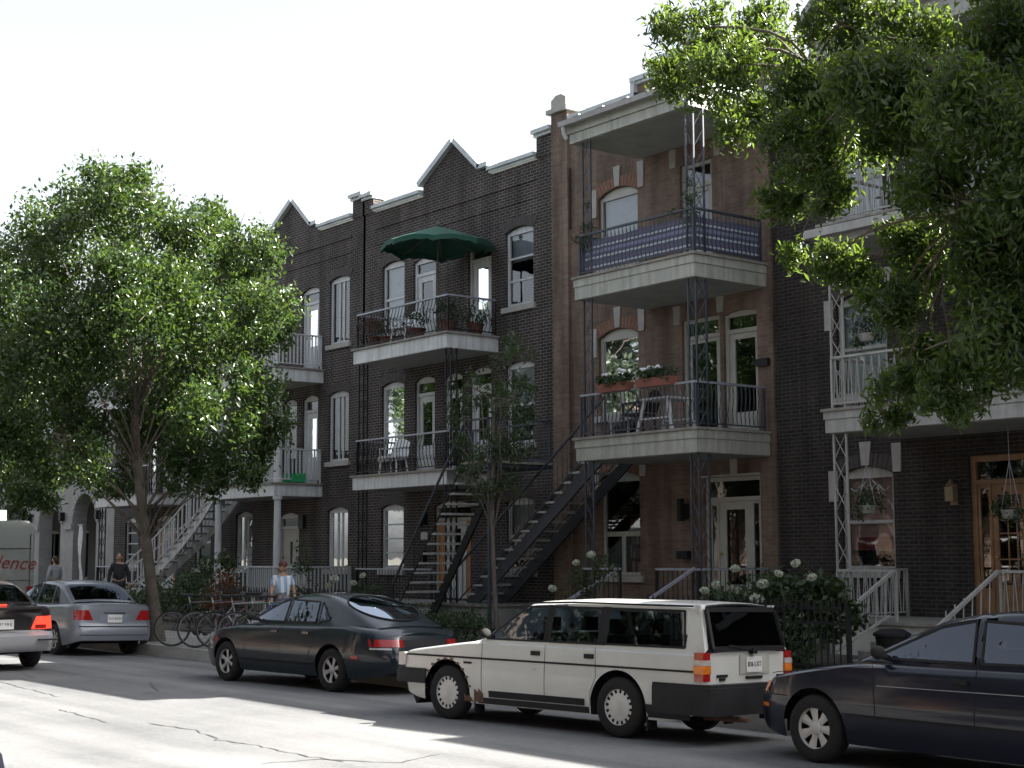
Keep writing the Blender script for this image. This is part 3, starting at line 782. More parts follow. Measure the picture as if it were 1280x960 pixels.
    for gx_ in (X0-.12, X1-.15):
        MB().tube([(gx_,Y0-.17,10.46),(gx_,Y0-.15,10.32),(gx_,Y0-.08,10.22)], .045, 8).build('downspout', M_white, r_, smooth=50)
    MB().tube([(x0+.62,WY-.06,10.4),(x0+.62,WY-.06,9.0)], .02, 6).build('cable', M_iron, h)
    for z in (f3, f2):
        railing(h, ([(X0+.08,WY-.1)] if z == f3 else [])+[(X0+.08,Y0+.07),(X1-.07,Y0+.07),(X1-.07,WY-.12)], z, .84, 'leaf', M_bluei, .11, topm=M_bluei if z == f3 else M_rail)
    railing(h, [(X0+.1,Y0+.07),(-21.6,Y0+.07)], f1, .72, 'straight', M_iron, .12, topm=M_rail)
    railing(h, [(-20.6,Y0+.07),(X1-.07,Y0+.07),(X1-.07,WY-.12)], f1, .72, 'straight', M_iron, .12, topm=M_rail)
    for za, zb in ((f1,3.64),(f2,6.88),(f3,10.12)):
        lattice_column(h, X0+.28, Y0+.1, za, zb, M_bluei, w=.24)
        lattice_column(h, X1-.16, Y0+.1, za, zb, M_bluei, w=.2, second=.26)
    # front steps with slanted pipe handrails
    for i in range(4): MB().box(-21.55, -20.65, Y0-.06-.3*(i+1), Y0-.06-.3*i-.004, .12, .66-.15*i).build('step', M_conc, h)
    for sx in (-21.6,-19.55):
        MB().bar((sx,Y0+.02,f1+.74), (sx,Y0-1.3,.2+.72), .05).bar((sx,Y0-1.3,.2), (sx,Y0-1.3,.95), .04).build('hand_rail', M_rail, h)
    staircase(h, -28.5, -22.86, 20.35, 21.3, .16, f2, 20, M_bluei, M_tread, M_bluei, toprail=M_bluei)
    MB().box(-19.66, -19.36, WY-.14, WY-.002, 5.36, 5.50).build('mailbox', M_black, h)
    MB().box(-21.9, -21.6, WY-.14, WY-.002, 1.7, 1.86).build('mailbox', M_black, h)
    lm = MB().box(-21.85, -21.65, WY-.1, WY-.002, 2.5, 2.8); lm.box(-21.8,-21.7,WY-.2,WY-.1,2.45,2.9); lm.build('wall_lamp', M_black, h)
    # bookshelf standing in the ground floor window, red wreath behind the entrance glass
    bs = MB()
    for k in range(5): bs.box(-23.75, -23.15, WY+.3, WY+.55, 1.4+k*.3, 1.43+k*.3)
    b_ = bs.build('bookshelf', M_wood, h)
    rb = random.Random(5); cols = [pm('book_'+n, c, .7) for n, c in (('red',(.45,.06,.04)),('cream',(.5,.46,.36)),('green',(.06,.16,.1)),('blue',(.06,.1,.25)))]
    for k in range(4):
        x = -23.74
        while x < -23.2:
            w = rb.uniform(.025,.06); MB().box(x, x+w-.004, WY+.32, WY+.48, 1.432+k*.3, 1.432+k*.3+rb.uniform(.16,.25)).build('book', rb.choice(cols), b_); x += w
    return h
houseR = red_house()

# ------------------------------------------------------------------ dark brick house with white galleries
M_shadew = pm('shaded_white_paint', (.33,.33,.32), .55, var=.16, scale=3, bump=.08, streak=.25)  # white paint darkened to carry the tree shade over this house
def gallery_house():
    x0, x1 = -19.275, -9.15
    h = thing('gallery_house', 'brown brick house with white front galleries and varnished wood entrance', 'house', ((x0+x1)/2, WY, 0))
    f1, f2, f3 = .72, 4.18, 7.30
    Wn = [(-17.78,-16.62,1.5,3.33,.14),(-17.78,-16.66,4.6,6.46,.14),(-17.78,-16.66,7.7,9.55,.14),(-12.6,-11.4,1.5,3.33,.14),(-12.6,-11.4,4.6,6.46,.14),(-12.6,-11.4,7.7,9.55,.14)]
    Dn = [(-15.08,-13.7,f1,3.40,0),(-15.0,-14.0,f2,6.5,0),(-15.0,-14.0,f3,9.6,0)]
    mb = MB(); wall(mb, x0, x1, 0, 10.55, WY, Wn+Dn); shell(mb, x0, x1, 10.55); mb.build('wall', M_dark2, h, recalc=False)
    MB().box(x0+.05, x1-.05, WY+.2, WY+8.9, 10.2, 10.27).build('roof', M_roofg, h)
    c_ = MB(); c_.box(x0, x1, WY-.15, WY+.3, 10.56, 10.78); c_.box(x0+.02, x1-.02, WY-.08, WY+.25, 10.782, 10.85); c_.build('coping', M_tin, h)
    for i, (a,b,c,d,r) in enumerate(Wn):
        w = window(h, a, b, c, d, r, 'sash', M_shadew, (M_pink if i == 0 else M_blind), archm=M_archd, blindz=.18 if i == 0 else .0)
        keystone(h, (a+b)/2, d+.02, .42, .17, .25); keystone(h, a-.16, d-.6, .55, .2, .2); keystone(h, b+.1, d-.12, .5, .17, .2)
        if i < 3:      # leaded ornament in the upper sash
            q = MB(); xc = (a+b)/2; zc = c+(d-c)*.74
            for s in (-1,1):
                q.tube([(xc+s*(.05+.16*math.sin(t*3)), WY+.08, zc-.2+t*.42) for t in np.linspace(0,1,8)], .012, 4)
                q.tube([(xc+s*t*.42, WY+.08, zc+.1-.05*math.cos(t*8)) for t in np.linspace(.1,1,8)], .01, 4)
            q.build('lead_ornament', M_tin, w)
        if i == 0:
            MB().box(a+.2, b-.2, WY+.17, WY+.19, c+.36, c+.58).build('red_valance', M_redcl, w)
    door(h, *Dn[0][:4], 0, transom=2.92, fm=M_wood, leafm=M_wood, side=.26, glassz=(.25,.92), gx=(.14,.86), fr=.1)
    q = MB(); a0 = -15.08+.1+.27
    for k in range(1,4): q.box(a0+.12, -13.7-.5, WY+.085, WY+.1, f1+.55+.42*k-.012, f1+.55+.42*k+.012)
    for k in (.33,.66): q.box(-14.6+k*.5, -14.58+k*.5, WY+.083, WY+.098, f1+.6, f1+2.0)
    q.build('glazing_bar', M_wood, h)
    for d_ in Dn[1:]: door(h, *d_[:4], 0, transom=d_[3]-.5, fm=M_shadew, leafm=M_shadew)
    X0, X1, Y0 = -16.42, -9.3, 19.5
    slab(h, X0, X1, Y0, WY-.01, f2, 3.78, M_shadew, soff=M_sofA)
    slab(h, X0, X1, Y0, WY-.01, f3, 6.95, M_shadew, soff=M_sofA)
    b_ = MB().box(X0-.2, X1+.1, Y0-.2, WY-.01, 7.06, 7.2).build('cornice', M_shadew, h)
    slab(h, X0-.02, X1, Y0, WY-.01, f1, .15, pm('pale_concrete', (.48,.46,.41), .8, var=.15, scale=2, bump=.1), split=False, name='porch')
    # top gallery roof with a round white pediment
    rf = MB(); rf.box(X0-.1, X1, Y0-.05, WY-.16, 10.12, 10.5); rf.box(X0-.22, X1+.1, Y0-.2, WY-.17, 10.5, 10.62)
    rr = rf.build('gallery_roof', M_shadew, h)
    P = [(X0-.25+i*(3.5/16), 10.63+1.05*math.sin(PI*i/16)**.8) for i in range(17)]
    MB().prism([(X0-.25,10.625)]+P[1:-1]+[(X0+3.25,10.625)], Y0-.1, Y0+.15).build('pediment', M_shadew, rr)
    ring = MB().grid([[(p[0], Y0-.22, p[1]+dz) for p in P] for dz in (-.02,.13)]+[[(p[0], Y0+.2, p[1]+dz) for p in P] for dz in (.13,-.02)]); ring.build('pediment_moulding', M_shadew, rr)
    for za, zb in ((f1,3.78),(f2,6.95),(f3,10.12)):
        for cx in (X0+.22, -12.2, -9.6): lattice_column(h, cx, Y0+.1, za, zb, M_shadew, w=.26)
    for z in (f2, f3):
        railing(h, [(X0+.1,WY-.1),(X0+.1,Y0+.08),(X1-.1,Y0+.08)], z, .85, 'zig', M_shadew, .15)
    railing(h, [(X0+.1,WY-.1),(X0+.1,Y0+.08),(-15.15,Y0+.08)], f1, .8, 'zig', M_shadew, .15)
    railing(h, [(-13.25,Y0+.08),(X1-.1,Y0+.08)], f1, .8, 'zig', M_shadew, .15)
    for i in range(4): MB().box(-15.1, -13.3, Y0-.06-.3*(i+1), Y0-.06-.3*i-.004, .12, .58-.13*i).build('step', M_conc, h)
    for sx in (-15.16,-13.27):
        q = MB().bar((sx,Y0+.05,f1+.8), (sx,Y0-1.45,.2+.55), .05); q.bar((sx,Y0-.1,f1+.1), (sx,Y0-1.45,.3), .035); q.bar((sx,Y0-1.45,.15), (sx,Y0-1.45,.77), .045)
        for k in range(6):
            t = (k+.5)/6; q.tube([(sx,Y0-.1-t*1.3,f1+.1-t*.4),(sx,Y0-.05-t*1.3,f1+.72-t*.5)], .011, 5)
        q.build('hand_rail', M_shadew, h)
    l = MB().box(-15.44, -15.30, WY-.03, WY-.002, 2.6, 2.95); l.box(-15.45,-15.29,WY-.16,WY-.03,2.66,2.9); l.lathe([(.0,3.05),(.03,3.0),(.09,2.92)], 8, c=(-15.37,WY-.1,0)); l.build('wall_lamp', pm('bronze', (.28,.22,.14), .4, metal=.4), h)
    return h
houseD = gallery_house()

# ------------------------------------------------------------------ taller neighbours further along the same side (they shade the street)
def plain_house(x0, x1, z1, label, mat, y=WY, face=-1, floors=((1.3,3.2),(4.4,6.4),(7.5,9.4)), step=None, name='town_house', nb=3):
    h = thing(name, label, 'house', ((x0+x1)/2, y, 0))
    n = nb; W_ = []
    for za, zb in floors:
        for k in range(n):
            xc = x0+(x1-x0)*(k+.5)/n; W_.append((xc-.55, xc+.55, za, zb, .1))
    if face > 0:    # opposite side of the street: built facing +y
        mb = MB(); wall(mb, x0, x1, 0, z1, 0, W_); shell(mb, x0, x1, z1, 0)
        mb.v = [(a, y-b, c) for a,b,c in mb.v]
    else:
        mb = MB(); wall(mb, x0, x1, 0, z1, y, W_); shell(mb, x0, x1, z1, y)
    if step: mb.box(x0+.01, step[0], y, y+.3, z1, step[1])
    mb.build('wall', mat, h, recalc=False)
    s = -face
    def bx(m_, xa, xb, a, b, za, zb): ya, yb = y+s*a, y+s*b; m_.box(xa, xb, min(ya,yb), max(ya,yb), za, zb)
    q = MB(); bx(q, x0+.05, x1-.05, .3, 8.9, z1-.3, z1-.22); q.build('roof', M_roofg, h)
    q = MB(); bx(q, x0, x1, -.2, .3, z1+.003, z1+.12) if not step else bx(q, step[0]+.03, x1, -.2, .3, z1+.003, z1+.1); q.build('cornice', M_tin, h)
    for (xa, xb, za, zb, r) in W_:
        q = MB(); bx(q, xa, xa+.07, .07, .14, za, zb-r); bx(q, xb-.07, xb, .07, .14, za, zb-r); bx(q, xa+.07, xb-.07, .07, .14, za, za+.07); bx(q, xa+.07, xb-.07, .07, .14, zb-r-.07, zb-r+.06); bx(q, xa+.07, xb-.07, .08, .13, (za+zb)/2-.03, (za+zb)/2+.03)
        w = q.build('window', M_white, h)
        yy = y+s*.11; MB().add([(xa+.06,yy,za+.06),(xb-.06,yy,za+.06),(xb-.06,yy,zb-r-.06),(xa+.06,yy,zb-r-.06)], [(0,1,2,3)]).build('pane', M_glass, w)
        q = MB(); bx(q, xa-.08, xb+.08, -.06, .1, za-.12, za-.003); q.build('sill', M_stone, w)
    q = MB(); xc = x0+(x1-x0)*.5; bx(q, xc-.5, xc+.5, -.06, -.004, .15, 2.4) if face > 0 else bx(q, xc+.75, xc+1.7, -.06, -.004, .15, 2.4); q.build('door', M_wood, h)
    return h
plain_house(-9.14, -2.42, 11.22, 'brown brick house beyond the white galleries with one raised parapet end', M_dark2, step=(-5.0,11.72))
plain_house(-2.40, 12.0, 11.93, 'tallest plain brick house at the end of the row past the galleries', M_red, nb=5)

# ------------------------------------------------------------------ pale arcade building at the far end
def arcade():
    x0, x1 = -66.0, -49.70
    h = thing('arcade_building', 'pale stuccoed building with round arched porch and brick upper floors', 'building', ((x0+x1)/2, WY, 0))
    mb = MB(); y = WY
    # arcade wall with true round arches
    cs = [(-52.3,1.05),(-55.6,1.05),(-58.9,1.05),(-62.2,1.05)]; zs_ = 3.0
    xs = [x1]
    edges = []
    for cx, r in cs: edges += [(cx+r, cx-r)]
    prev = x1
    for (cx, r) in cs:
        mb.box(cx+r, prev, y, y+.5, 0, 4.9)
        n = 14
        pts = [(cx+r*math.cos(PI*i/n), zs_+r*math.sin(PI*i/n)) for i in range(n+1)]
        mb.prism([(cx+r,4.9),(cx+r,zs_)]+pts[1:-1]+[(cx-r,zs_),(cx-r,4.9)], y+.002, y+.498)
        prev = cx-r
    mb.box(x0, prev, y, y+.5, 0, 4.9)
    mb.build('arcade_wall', M_stucco, h)
    for cx, r in cs:
        q = MB()
        for i in range(15):
            a0, a1 = PI*i/15+.02, PI*(i+1)/15-.02
            q.prism([(cx+k*math.cos(a), zs_+k*math.sin(a)) for k, a in ((r+.01,a0),(r+.22,a0),(r+.22,a1),(r+.01,a1))], y-.04, y+.01)
        q.build('arch_stone', M_stucco, h, kind='stuff')
        MB().box(cx-r-.75, cx-r-.05, y-.07, y-.002, zs_-.22, zs_-.02).build('capital', M_stone, h)
        l = MB().box(cx+r+.25,cx+r+.42,y-.2,y-.03,zs_+.1,zs_+.42); l.build('wall_lamp', M_black, h)
    q = MB(); q.box(x0, x1+.02, y-.3, y+.1, 4.92, 5.12); q.box(x0+.05, x1, y-.2, y+.05, 5.122, 5.3); q.build('string_course', M_stone, h)
    # wall behind the arcade with doors and windows, ceiling and floor
    bk = MB(); ops = [(-53.1,-51.9,.3,2.9,.2),(-56.3,-55.0,.3,2.9,.2),(-60,-58.2,.9,2.9,.1),(-63.2,-61.3,.9,2.9,.1)]
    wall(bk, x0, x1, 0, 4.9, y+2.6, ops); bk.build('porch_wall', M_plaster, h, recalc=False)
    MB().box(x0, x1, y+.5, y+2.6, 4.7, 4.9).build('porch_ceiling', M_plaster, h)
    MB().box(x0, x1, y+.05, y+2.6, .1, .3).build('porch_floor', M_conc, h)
    for o in ops[:2]: door(h, o[0], o[1], .3, o[3], .2, transom=2.4, fm=M_cream, leafm=M_wood, y=y+2.6)
    for o in ops[2:]: window(h, o[0], o[1], o[2], o[3], .1, 'casement', M_cream, None, y=y+2.6, sill=False)
    # upper floors: brick bay and stucco
    up = MB(); W_ = [(-53.4,-51.6,6.2,8.2,.1),(-57.4,-55.9,6.2,8.2,.1),(-61,-59.5,6.2,8.2,.1)]
    wall(up, x0, x1, 5.3, 10.2, y+.1, W_); shell(up, x0, x1, 10.2, y+.1); up.build('wall', brickmat('oxblood_brick', (.08,.035,.033), (.11,.05,.045), (.14,.12,.11)), h, recalc=False)
    for a,b,c,d,r in W_: window(h, a, b, c, d, r, 'sash', M_white, M_blind, y=y+.1)
    MB().box(-51.3, x1-.05, y-.02, y+.2, 5.302, 10.1).build('pier', M_stucco, h)
    MB().box(x0+.05, x1-.05, y+.3, y+9, 9.9, 9.97).build('roof', M_roofg, h)
    MB().box(x0, x1, y-.15, y+.4, 10.203, 10.4).build('cornice', M_tin, h)
    return h
houseC = arcade()
plain_house(-90, -66.02, 10.6, 'long plain brick house past the pale arcade', M_dark2, nb=6)
# the sunlit row opposite, seen only mirrored in glass and paint
for i, (a, b, z, mt, lb) in enumerate(((-62,-48,9.6,M_opp,'pale brick house opposite the arcade'),(-47.9,-36,10.4,M_red,'red brick house opposite the white balconies'),(-35.9,-24,9.2,M_opp,'pale brick house opposite the gabled houses'),(-23.9,-12,10.2,M_dark2,'brown brick house opposite the red brick house'),(-11.9,2,9.4,M_red,'red brick house opposite the white galleries'),(2.1,18,10,M_opp,'pale brick house behind the photographer'))):
    plain_house(a, b, z, lb, mt, y=-3.6, face=1, nb=4)
# ------------------------------------------------------------------ cars
def paint(name, c, rough=.3, metal=.0, coat=.75, dirt=.25):
    """car paint: clear coat over base, dulled by a film of road dust that thickens in patches"""
    mt, N, L, B = _base(name)
    tc = N.new('ShaderNodeTexCoord'); n1 = N.new('ShaderNodeTexNoise'); n1.inputs['Scale'].default_value = 2.2; n1.inputs['Detail'].default_value = 8; n1.inputs['Roughness'].default_value = .7
    L.new(tc.outputs['Object'], n1.inputs['Vector'])
    cr = N.new('ShaderNodeValToRGB'); cr.color_ramp.elements[0].position = .35; cr.color_ramp.elements[1].position = .75
    d = np.array([.10,.095,.09]); c = np.array(c)
    cr.color_ramp.elements[0].color = (*c, 1); cr.color_ramp.elements[1].color = (*(c*(1-dirt*.5)+d*dirt*.5), 1)
    L.new(n1.outputs['Fac'], cr.inputs['Fac']); L.new(cr.outputs[0], B.inputs['Base Color'])
    mr = N.new('ShaderNodeMapRange'); mr.inputs[3].default_value = rough; mr.inputs[4].default_value = rough+.3; L.new(n1.outputs['Fac'], mr.inputs[0]); L.new(mr.outputs[0], B.inputs['Roughness'])
    B.inputs['Metallic'].default_value = metal
    B.inputs['Coat Weight'].default_value = coat; B.inputs['Specular IOR Level'].default_value = .2
    mr2 = N.new('ShaderNodeMapRange'); mr2.inputs[3].default_value = .03; mr2.inputs[4].default_value = .16; L.new(n1.outputs['Fac'], mr2.inputs[0]); L.new(mr2.outputs[0], B.inputs['Coat Roughness'])
    return mt
M_tyre = pm('tyre_rubber', (.012,.012,.013), .85, var=.3, scale=12, bump=.1)
M_alloy = pm('wheel_alloy', (.46,.46,.46), .38, var=.15, scale=8, metal=.35)
M_hubcap = pm('hub_cap', (.55,.55,.54), .4, var=.12, scale=8, metal=.15)
M_under = pm('underbody', (.012,.012,.012), .9)
M_trim = pm('black_trim', (.014,.014,.016), .6, var=.25, scale=8, spec=.25)
M_bump = pm('bumper_plastic', (.018,.019,.022), .6, var=.3, scale=6, bump=.1, spec=.3)
M_taill = pm('red_lens', (.30,.012,.012), .12, var=.2, scale=20, coat=.5)
M_amber = pm('amber_lens', (.62,.17,.02), .12, var=.2, scale=20, coat=.5)
M_clear = pm('clear_lens', (.42,.40,.40), .12, var=.2, scale=20, coat=.5)
M_brake = emat('brake_lamp', (1.0,.06,.03), .24)
M_plate = pm('number_plate_white', (.62,.63,.62), .5, var=.08, scale=9)
M_navy = pm('plate_ink', (.10,.03,.05), .6)
M_seat = pm('car_seat', (.04,.04,.045), .9)
M_cgl = glassmat('car_glass', (.36,.39,.40), .06, .01, (.75,.82,.92))
M_cglb = glassmat('dark_car_glass', (.10,.115,.12), .04, .01, (.4,.45,.52))
M_rust = pm('rust', (.13,.075,.05), .9, var=.4, scale=14, bump=.4)
def smooth_line(pts, sig=.05, x=None):
    p = sorted(pts); X = np.arange(p[0][0]-.3, p[-1][0]+.3, .01); Z = np.interp(X, [a for a,_ in p], [b for _,b in p])
    if sig > 0:
        k = np.exp(-.5*(np.arange(-40,41)*.01/sig)**2); k /= k.sum(); Z = np.convolve(np.pad(Z, 40, 'edge'), k, 'valid')
    return lambda q: float(np.interp(q, X, Z))
class Car:
    def __init__(s, label, loc, rz, **k):
        s.k = k; s.root = thing(k.get('name','parked_car'), label, k.get('cat','car'), (loc[0], loc[1], .02-.03*max(0,loc[1]-9.5)), rz, local=True)
        s.root.rotation_euler = (.03 if loc[1] > 9.5 else 0, 0, rz); q_ = k.get('scale',1); s.root.scale = (q_, q_*k.get('wide',1), q_)
        s.W = k['W']/2; s.wb = k['wb']; s.R = k['R']; s.xf, s.xr = k['xf'], k['xr']
        s.deck = smooth_line(k['deck'], k.get('dsig',.06)); s.roof = smooth_line(k['roof'], k.get('rsig',.06))
        s.zs = k.get('zs',.2); s.rf, s.rr = k.get('rf',.45), k.get('rr',.35); s.H = max(z for _,z in k['roof'])
        s.hb = k.get('hb', s.W-.06); s.hr = k.get('hr', s.W-.24)
        s.low, s.high = k.get('low',.05), k.get('high',.05)
        s.endf = k.get('endf', [(0,-.04),(.3,0),(.55,0),(.8,-.12)]); s.endr = k.get('endr', [(0,.04),(.3,0),(.55,0),(.95,.06)])
        s.paint = k['paint']; s.body()
    def plan(s, x):
        w = s.W
        for d, r in ((s.xf-x, s.rf), (x-s.xr, s.rr)):
            if d < r:
                d = max(d, 0); u = (r-d)/r; w -= r*s.k.get('pk',.62)*(1-math.sqrt(max(0,1-u*u)))
        return w
    def belt(s): return s.k.get('beltz', .9)
    def hw(s, x, z):
        t = (z-s.zs)/max(.1, s.belt()-s.zs)
        return s.plan(x)-s.low*max(0,(.5-t)/.5)**2-s.high*max(0,(t-.45)/.55)**2
    def wx(s, x, z):
        def f(pr_): return np.interp(z, [a for a,_ in pr_], [b for _,b in pr_])
        for d, pr_ in ((s.xf-x, s.endf), (x-s.xr, s.endr)):
            if d < .4: u = 1-d/.4; x = x+float(f(pr_))*u*u*(3-2*u)
        return x
    def zb(s, x):
        z = s.zs+.10*max(0,(x-(s.xf-.5))/.5)**2+.10*max(0,((s.xr+.6)-x)/.6)**2
        for xa in (s.wb/2, -s.wb/2):
            Ra = s.R+s.k.get('agap',.055)
            if abs(x-xa) < Ra: z = max(z, s.R+math.sqrt(Ra*Ra-(x-xa)**2))
        return z
    def body(s):
        xs = set(np.round(np.arange(s.xr, s.xf, .07), 3)) | {s.xf}
        for xa in (s.wb/2, -s.wb/2):
            Ra = s.R+s.k.get('agap',.055)
            xs = {x for x in xs if not (abs(x-xa) < Ra+.02)}
            xs |= {xa+Ra*math.cos(PI*i/18) for i in range(19)}|{xa-Ra-.001, xa+Ra+.001}
        for e, sg in ((s.xf,-1),(s.xr,1)): xs |= {e+sg*d for d in (.01,.03,.06,.1,.15,.21)}
        xs = sorted(xs); rows = 10; cols = 12; P = []
        for x in xs:
            zb, zt = s.zb(x), s.deck(x); sec = []
            zt2 = zt-.035
            for j in range(rows):
                z = zb+(zt2-zb)*j/(rows-1); sec.append((s.wx(x,z), s.hw(x,z), z))
            w = s.hw(x,zt2)-.02
            for j in range(cols+1):
                u = 1-2*j/cols; sec.append((s.wx(x,zt), w*u*(1-.012), zt-.01+s.k.get('crown',.035)*(1-u*u)))
            for j in range(rows)[::-1]:
                z = zb+(zt2-zb)*j/(rows-1); sec.append((s.wx(x,z), -s.hw(x,z), z))
            P.append(sec)
        mb = MB().grid(P); n = len(P[0])
        for base, rev in ((0,False),((len(P)-1)*n,True)):
            for j in range(n//2):
                a, b, c, d = base+j, base+j+1, base+n-2-j, base+n-1-j
                if b < c: mb.f.append((a,b,c,d))
                elif b == c: mb.f.append((a,b,d))
        s.bodyo = mb.build('body', s.paint, s.root, smooth=38)
        ub = MB(); W2 = s.W-.12
        xa, xb = -s.wb/2-s.R-.09, s.wb/2+s.R+.09
        we, wf = s.plan(s.xr+.3)-.15, s.plan(s.xf-.35)-.15
        ub.box(s.xr+.3, xa, -we, we, s.zs+.08, s.belt()-.3); ub.box(xa+2*s.R+.18, xb-2*s.R-.18, -W2, W2, s.zs-.01, s.belt()-.12); ub.box(xb, s.xf-.35, -wf, wf, s.zs+.04, .5)
        for c in (s.wb/2,-s.wb/2):
            ub.box(c-s.R-.09, c+s.R+.09, -W2+.16, W2-.16, s.zs+.02, .62)
        ub.build('underbody', M_under, s.root)
        # greenhouse
        xg0, xg1 = s.k['gh']; xs = np.linspace(xg0, xg1, 56); P = []
        for x in xs:
            zb, zr = s.deck(x)-.03, s.roof(x); zr = max(zr, zb+.012); sec = []
            for j in range(8):
                t = j/7; z = zb+(zr-.035-zb)*t if zr-.035 > zb else zb+(zr-zb)*t*.5; sec.append((x, s.gy(z,x), z))
            w = s.gy(zr,x)-.05
            for j in range(11):
                u = 1-2*j/10; sec.append((x, w*u, zr+.028*(1-u*u)))
            sec += [(a,-b,c) for a,b,c in sec[:8][::-1]]
            P.append(sec)
        s.rows = P
        s.pillars(xg0, xg1)
    def gy(s, z, x):
        zb = s.belt(); t = min(1.05, max(0,(z-zb)/(s.H-zb)))
        e = s.k['gh']; k = s.k.get('gtaper',.10)
        m_ = (e[0]+e[1])/2; q = abs(x-m_)/((e[1]-e[0])/2)
        return s.hb-(s.hb-s.hr)*t-.02*t*t*0-k*q**3
    def pillars(s, xg0, xg1):
        """roof skin and pillars: the whole greenhouse surface minus the glazed openings"""
        P = s.rows; K = len(P[0]); V = [p for r in P for p in r]; F = []
        win = s.k['side_glass']; ws = s.k['wind']; rg = s.k['rear']
        def inside(x, z, q):       # q: 4 corners (x,z) bl, br, tr, tl
            c = [(q[i], q[(i+1) % 4]) for i in range(4)]; sg = [(b[0]-a[0])*(z-a[1])-(b[1]-a[1])*(x-a[0]) for a,b in c]
            return all(v >= 0 for v in sg) or all(v <= 0 for v in sg)
        for i in range(len(P)-1):
            for j in range(K-1):
                a = i*K+j; q = (a, a+1, a+K+1, a+K); c = np.mean([V[t] for t in q], 0)
                if j < 7 or j >= K-8:
                    if any(inside(c[0], c[2], w) for w in win): continue
                elif s.k.get('oval') and c[0] < ws[0]:
                    o_ = s.k['oval']
                    if ((c[0]-o_[0])/o_[1])**2+(c[1]/o_[2])**2 < .9: continue
                elif ws[0] < c[0] < ws[1] or rg[0] < c[0] < rg[1]:
                    if abs(c[1]) < s.gy(s.roof(c[0]), c[0])-.12: continue
                F.append(q)
        mb = MB(); mb.v = V; mb.f = F
        mb.build('roof', s.k.get('roofpaint', s.paint), s.bodyo, smooth=45)
        gl = s.k.get('glass', M_cgl)
        for w in win:
            s.sidequad('side_window', w, gl, .004, nx=6, nz=4, both=True, grow=.012)
            if s.k.get('frames', True):
                s.framequad(w, .022)
        for nm, (a, b) in (('windscreen', ws), ('rear_window', rg)):
            G = []
            if nm == 'rear_window' and s.k.get('oval'):
                o_ = s.k['oval']; sp_ = lambda x, y: (x, y, s.roof(x)+.010+.028*(1-(y/max(.2,s.gy(s.roof(x),x)-.05))**2))
                for i in range(7): G.append([sp_(o_[0]+o_[1]*i/6*math.cos(a_), o_[2]*i/6*math.sin(a_)) for a_ in np.linspace(0,2*PI,33)])
                w_ = MB().grid(G).build(nm, s.k.get('rglass', gl), s.bodyo, smooth=True, recalc=False)
                MB().tube(G[-1], .012, 5, cap=False).build('window_trim', M_trim, s.bodyo)
                continue
            for i in range(13):
                x = a-.02+(b-a+.04)*i/12; zr = s.roof(x); w = max(.1, s.gy(zr,x)-.085)
                G.append([(x, w*u, zr+.006+.028*(1-(w*u/(w+.04))**2)) for u in np.linspace(1,-1,9)])
            MB().grid(G).build(nm, s.k.get('rglass', gl) if nm == 'rear_window' else gl, s.bodyo, smooth=True)
        # seats and dash seen through the glass
        zz = s.belt()
        for sx in (.25,-.75):
            for sy in (-.36,.36):
                q = MB().prism([(sx-.14,.45),(sx+.12,.45),(sx-.12,zz+.12),(sx-.26,zz+.12)], sy-.24, sy+.24)
                st_ = q.build('seat', M_seat, s.bodyo)
                MB().box(sx-.25, sx-.17, sy-.12, sy+.12, zz+.10, zz+.3).build('head_rest', M_seat, st_) if False else MB().box(sx-.25, sx-.17, sy-.12, sy+.12, zz+.14, zz+.3).build('head_rest', M_seat, s.bodyo)
    def sidept(s, x, z, off, sg=1):
        if z > s.belt()+.005 and s.k['gh'][0] < x < s.k['gh'][1] and z > s.deck(x)-.02: return (x, sg*(s.gy(z,x)+off), z)
        return (s.wx(x,z), sg*(s.hw(x,z)+off), z)
    def sidequad(s, name, q, mat, off=.004, nx=4, nz=3, both=True, grow=0, parent=None, top=0):
        bl, br, tr, tl = [Vector(p) for p in q]; c = (bl+br+tr+tl)/4
        if grow: bl, br, tr, tl = [p+(p-c).normalized()*grow for p in (bl,br,tr,tl)]
        for sg in ((1,-1) if both else (1,)):
            G = []
            for j in range(nz+1):
                t = j/nz; L_ = bl.lerp(tl, t); R_ = br.lerp(tr, t)
                row = []
                for i in range(nx+1):
                    u = i/nx; p = L_.lerp(R_, u); row.append(s.sidept(p.x, p.y+top*t*4*u*(1-u), off, sg))
                G.append(row)
            MB().grid(G).build(name, mat, parent or s.bodyo, smooth=True)
    def framequad(s, q, w):
        for sg in (1,-1):
            mb = MB()
            for a, b in zip(q, q[1:]+q[:1]):
                a, b = Vector(a), Vector(b); n = Vector((b.y-a.y, a.x-b.x)).normalized()*w*.5; P = []
                for t in np.linspace(0,1,5):
                    p = a.lerp(b, t); P.append((s.sidept(p.x+n.x, p.y+n.y, .008, sg), s.sidept(p.x-n.x, p.y-n.y, .008, sg)))
                mb.grid(P)
            mb.build('window_trim', s.k.get('trim', M_trim), s.bodyo)
    def seam(s, pts, w=.008, mat=None, off=.0025, name='panel_gap', both=True, dense=.05):
        for sg in ((1,-1) if both else (1,)):
            Q = []
            for a, b in zip(pts[:-1], pts[1:]):
                n = max(1, int(math.dist(a,b)/dense)); Q += [(a[0]+(b[0]-a[0])*i/n, a[1]+(b[1]-a[1])*i/n) for i in range(n)]
            Q.append(pts[-1]); G = []
            for i, p in enumerate(Q):
                a, b = Vector(Q[max(0,i-1)]), Vector(Q[min(len(Q)-1,i+1)]); d = (b-a).normalized(); n = Vector((-d.y,d.x))*w/2
                G.append((s.sidept(p[0]+n.x,p[1]+n.y,off,sg), s.sidept(p[0]-n.x,p[1]-n.y,off,sg)))
            MB().grid(G).build(name, mat or M_under, s.bodyo)
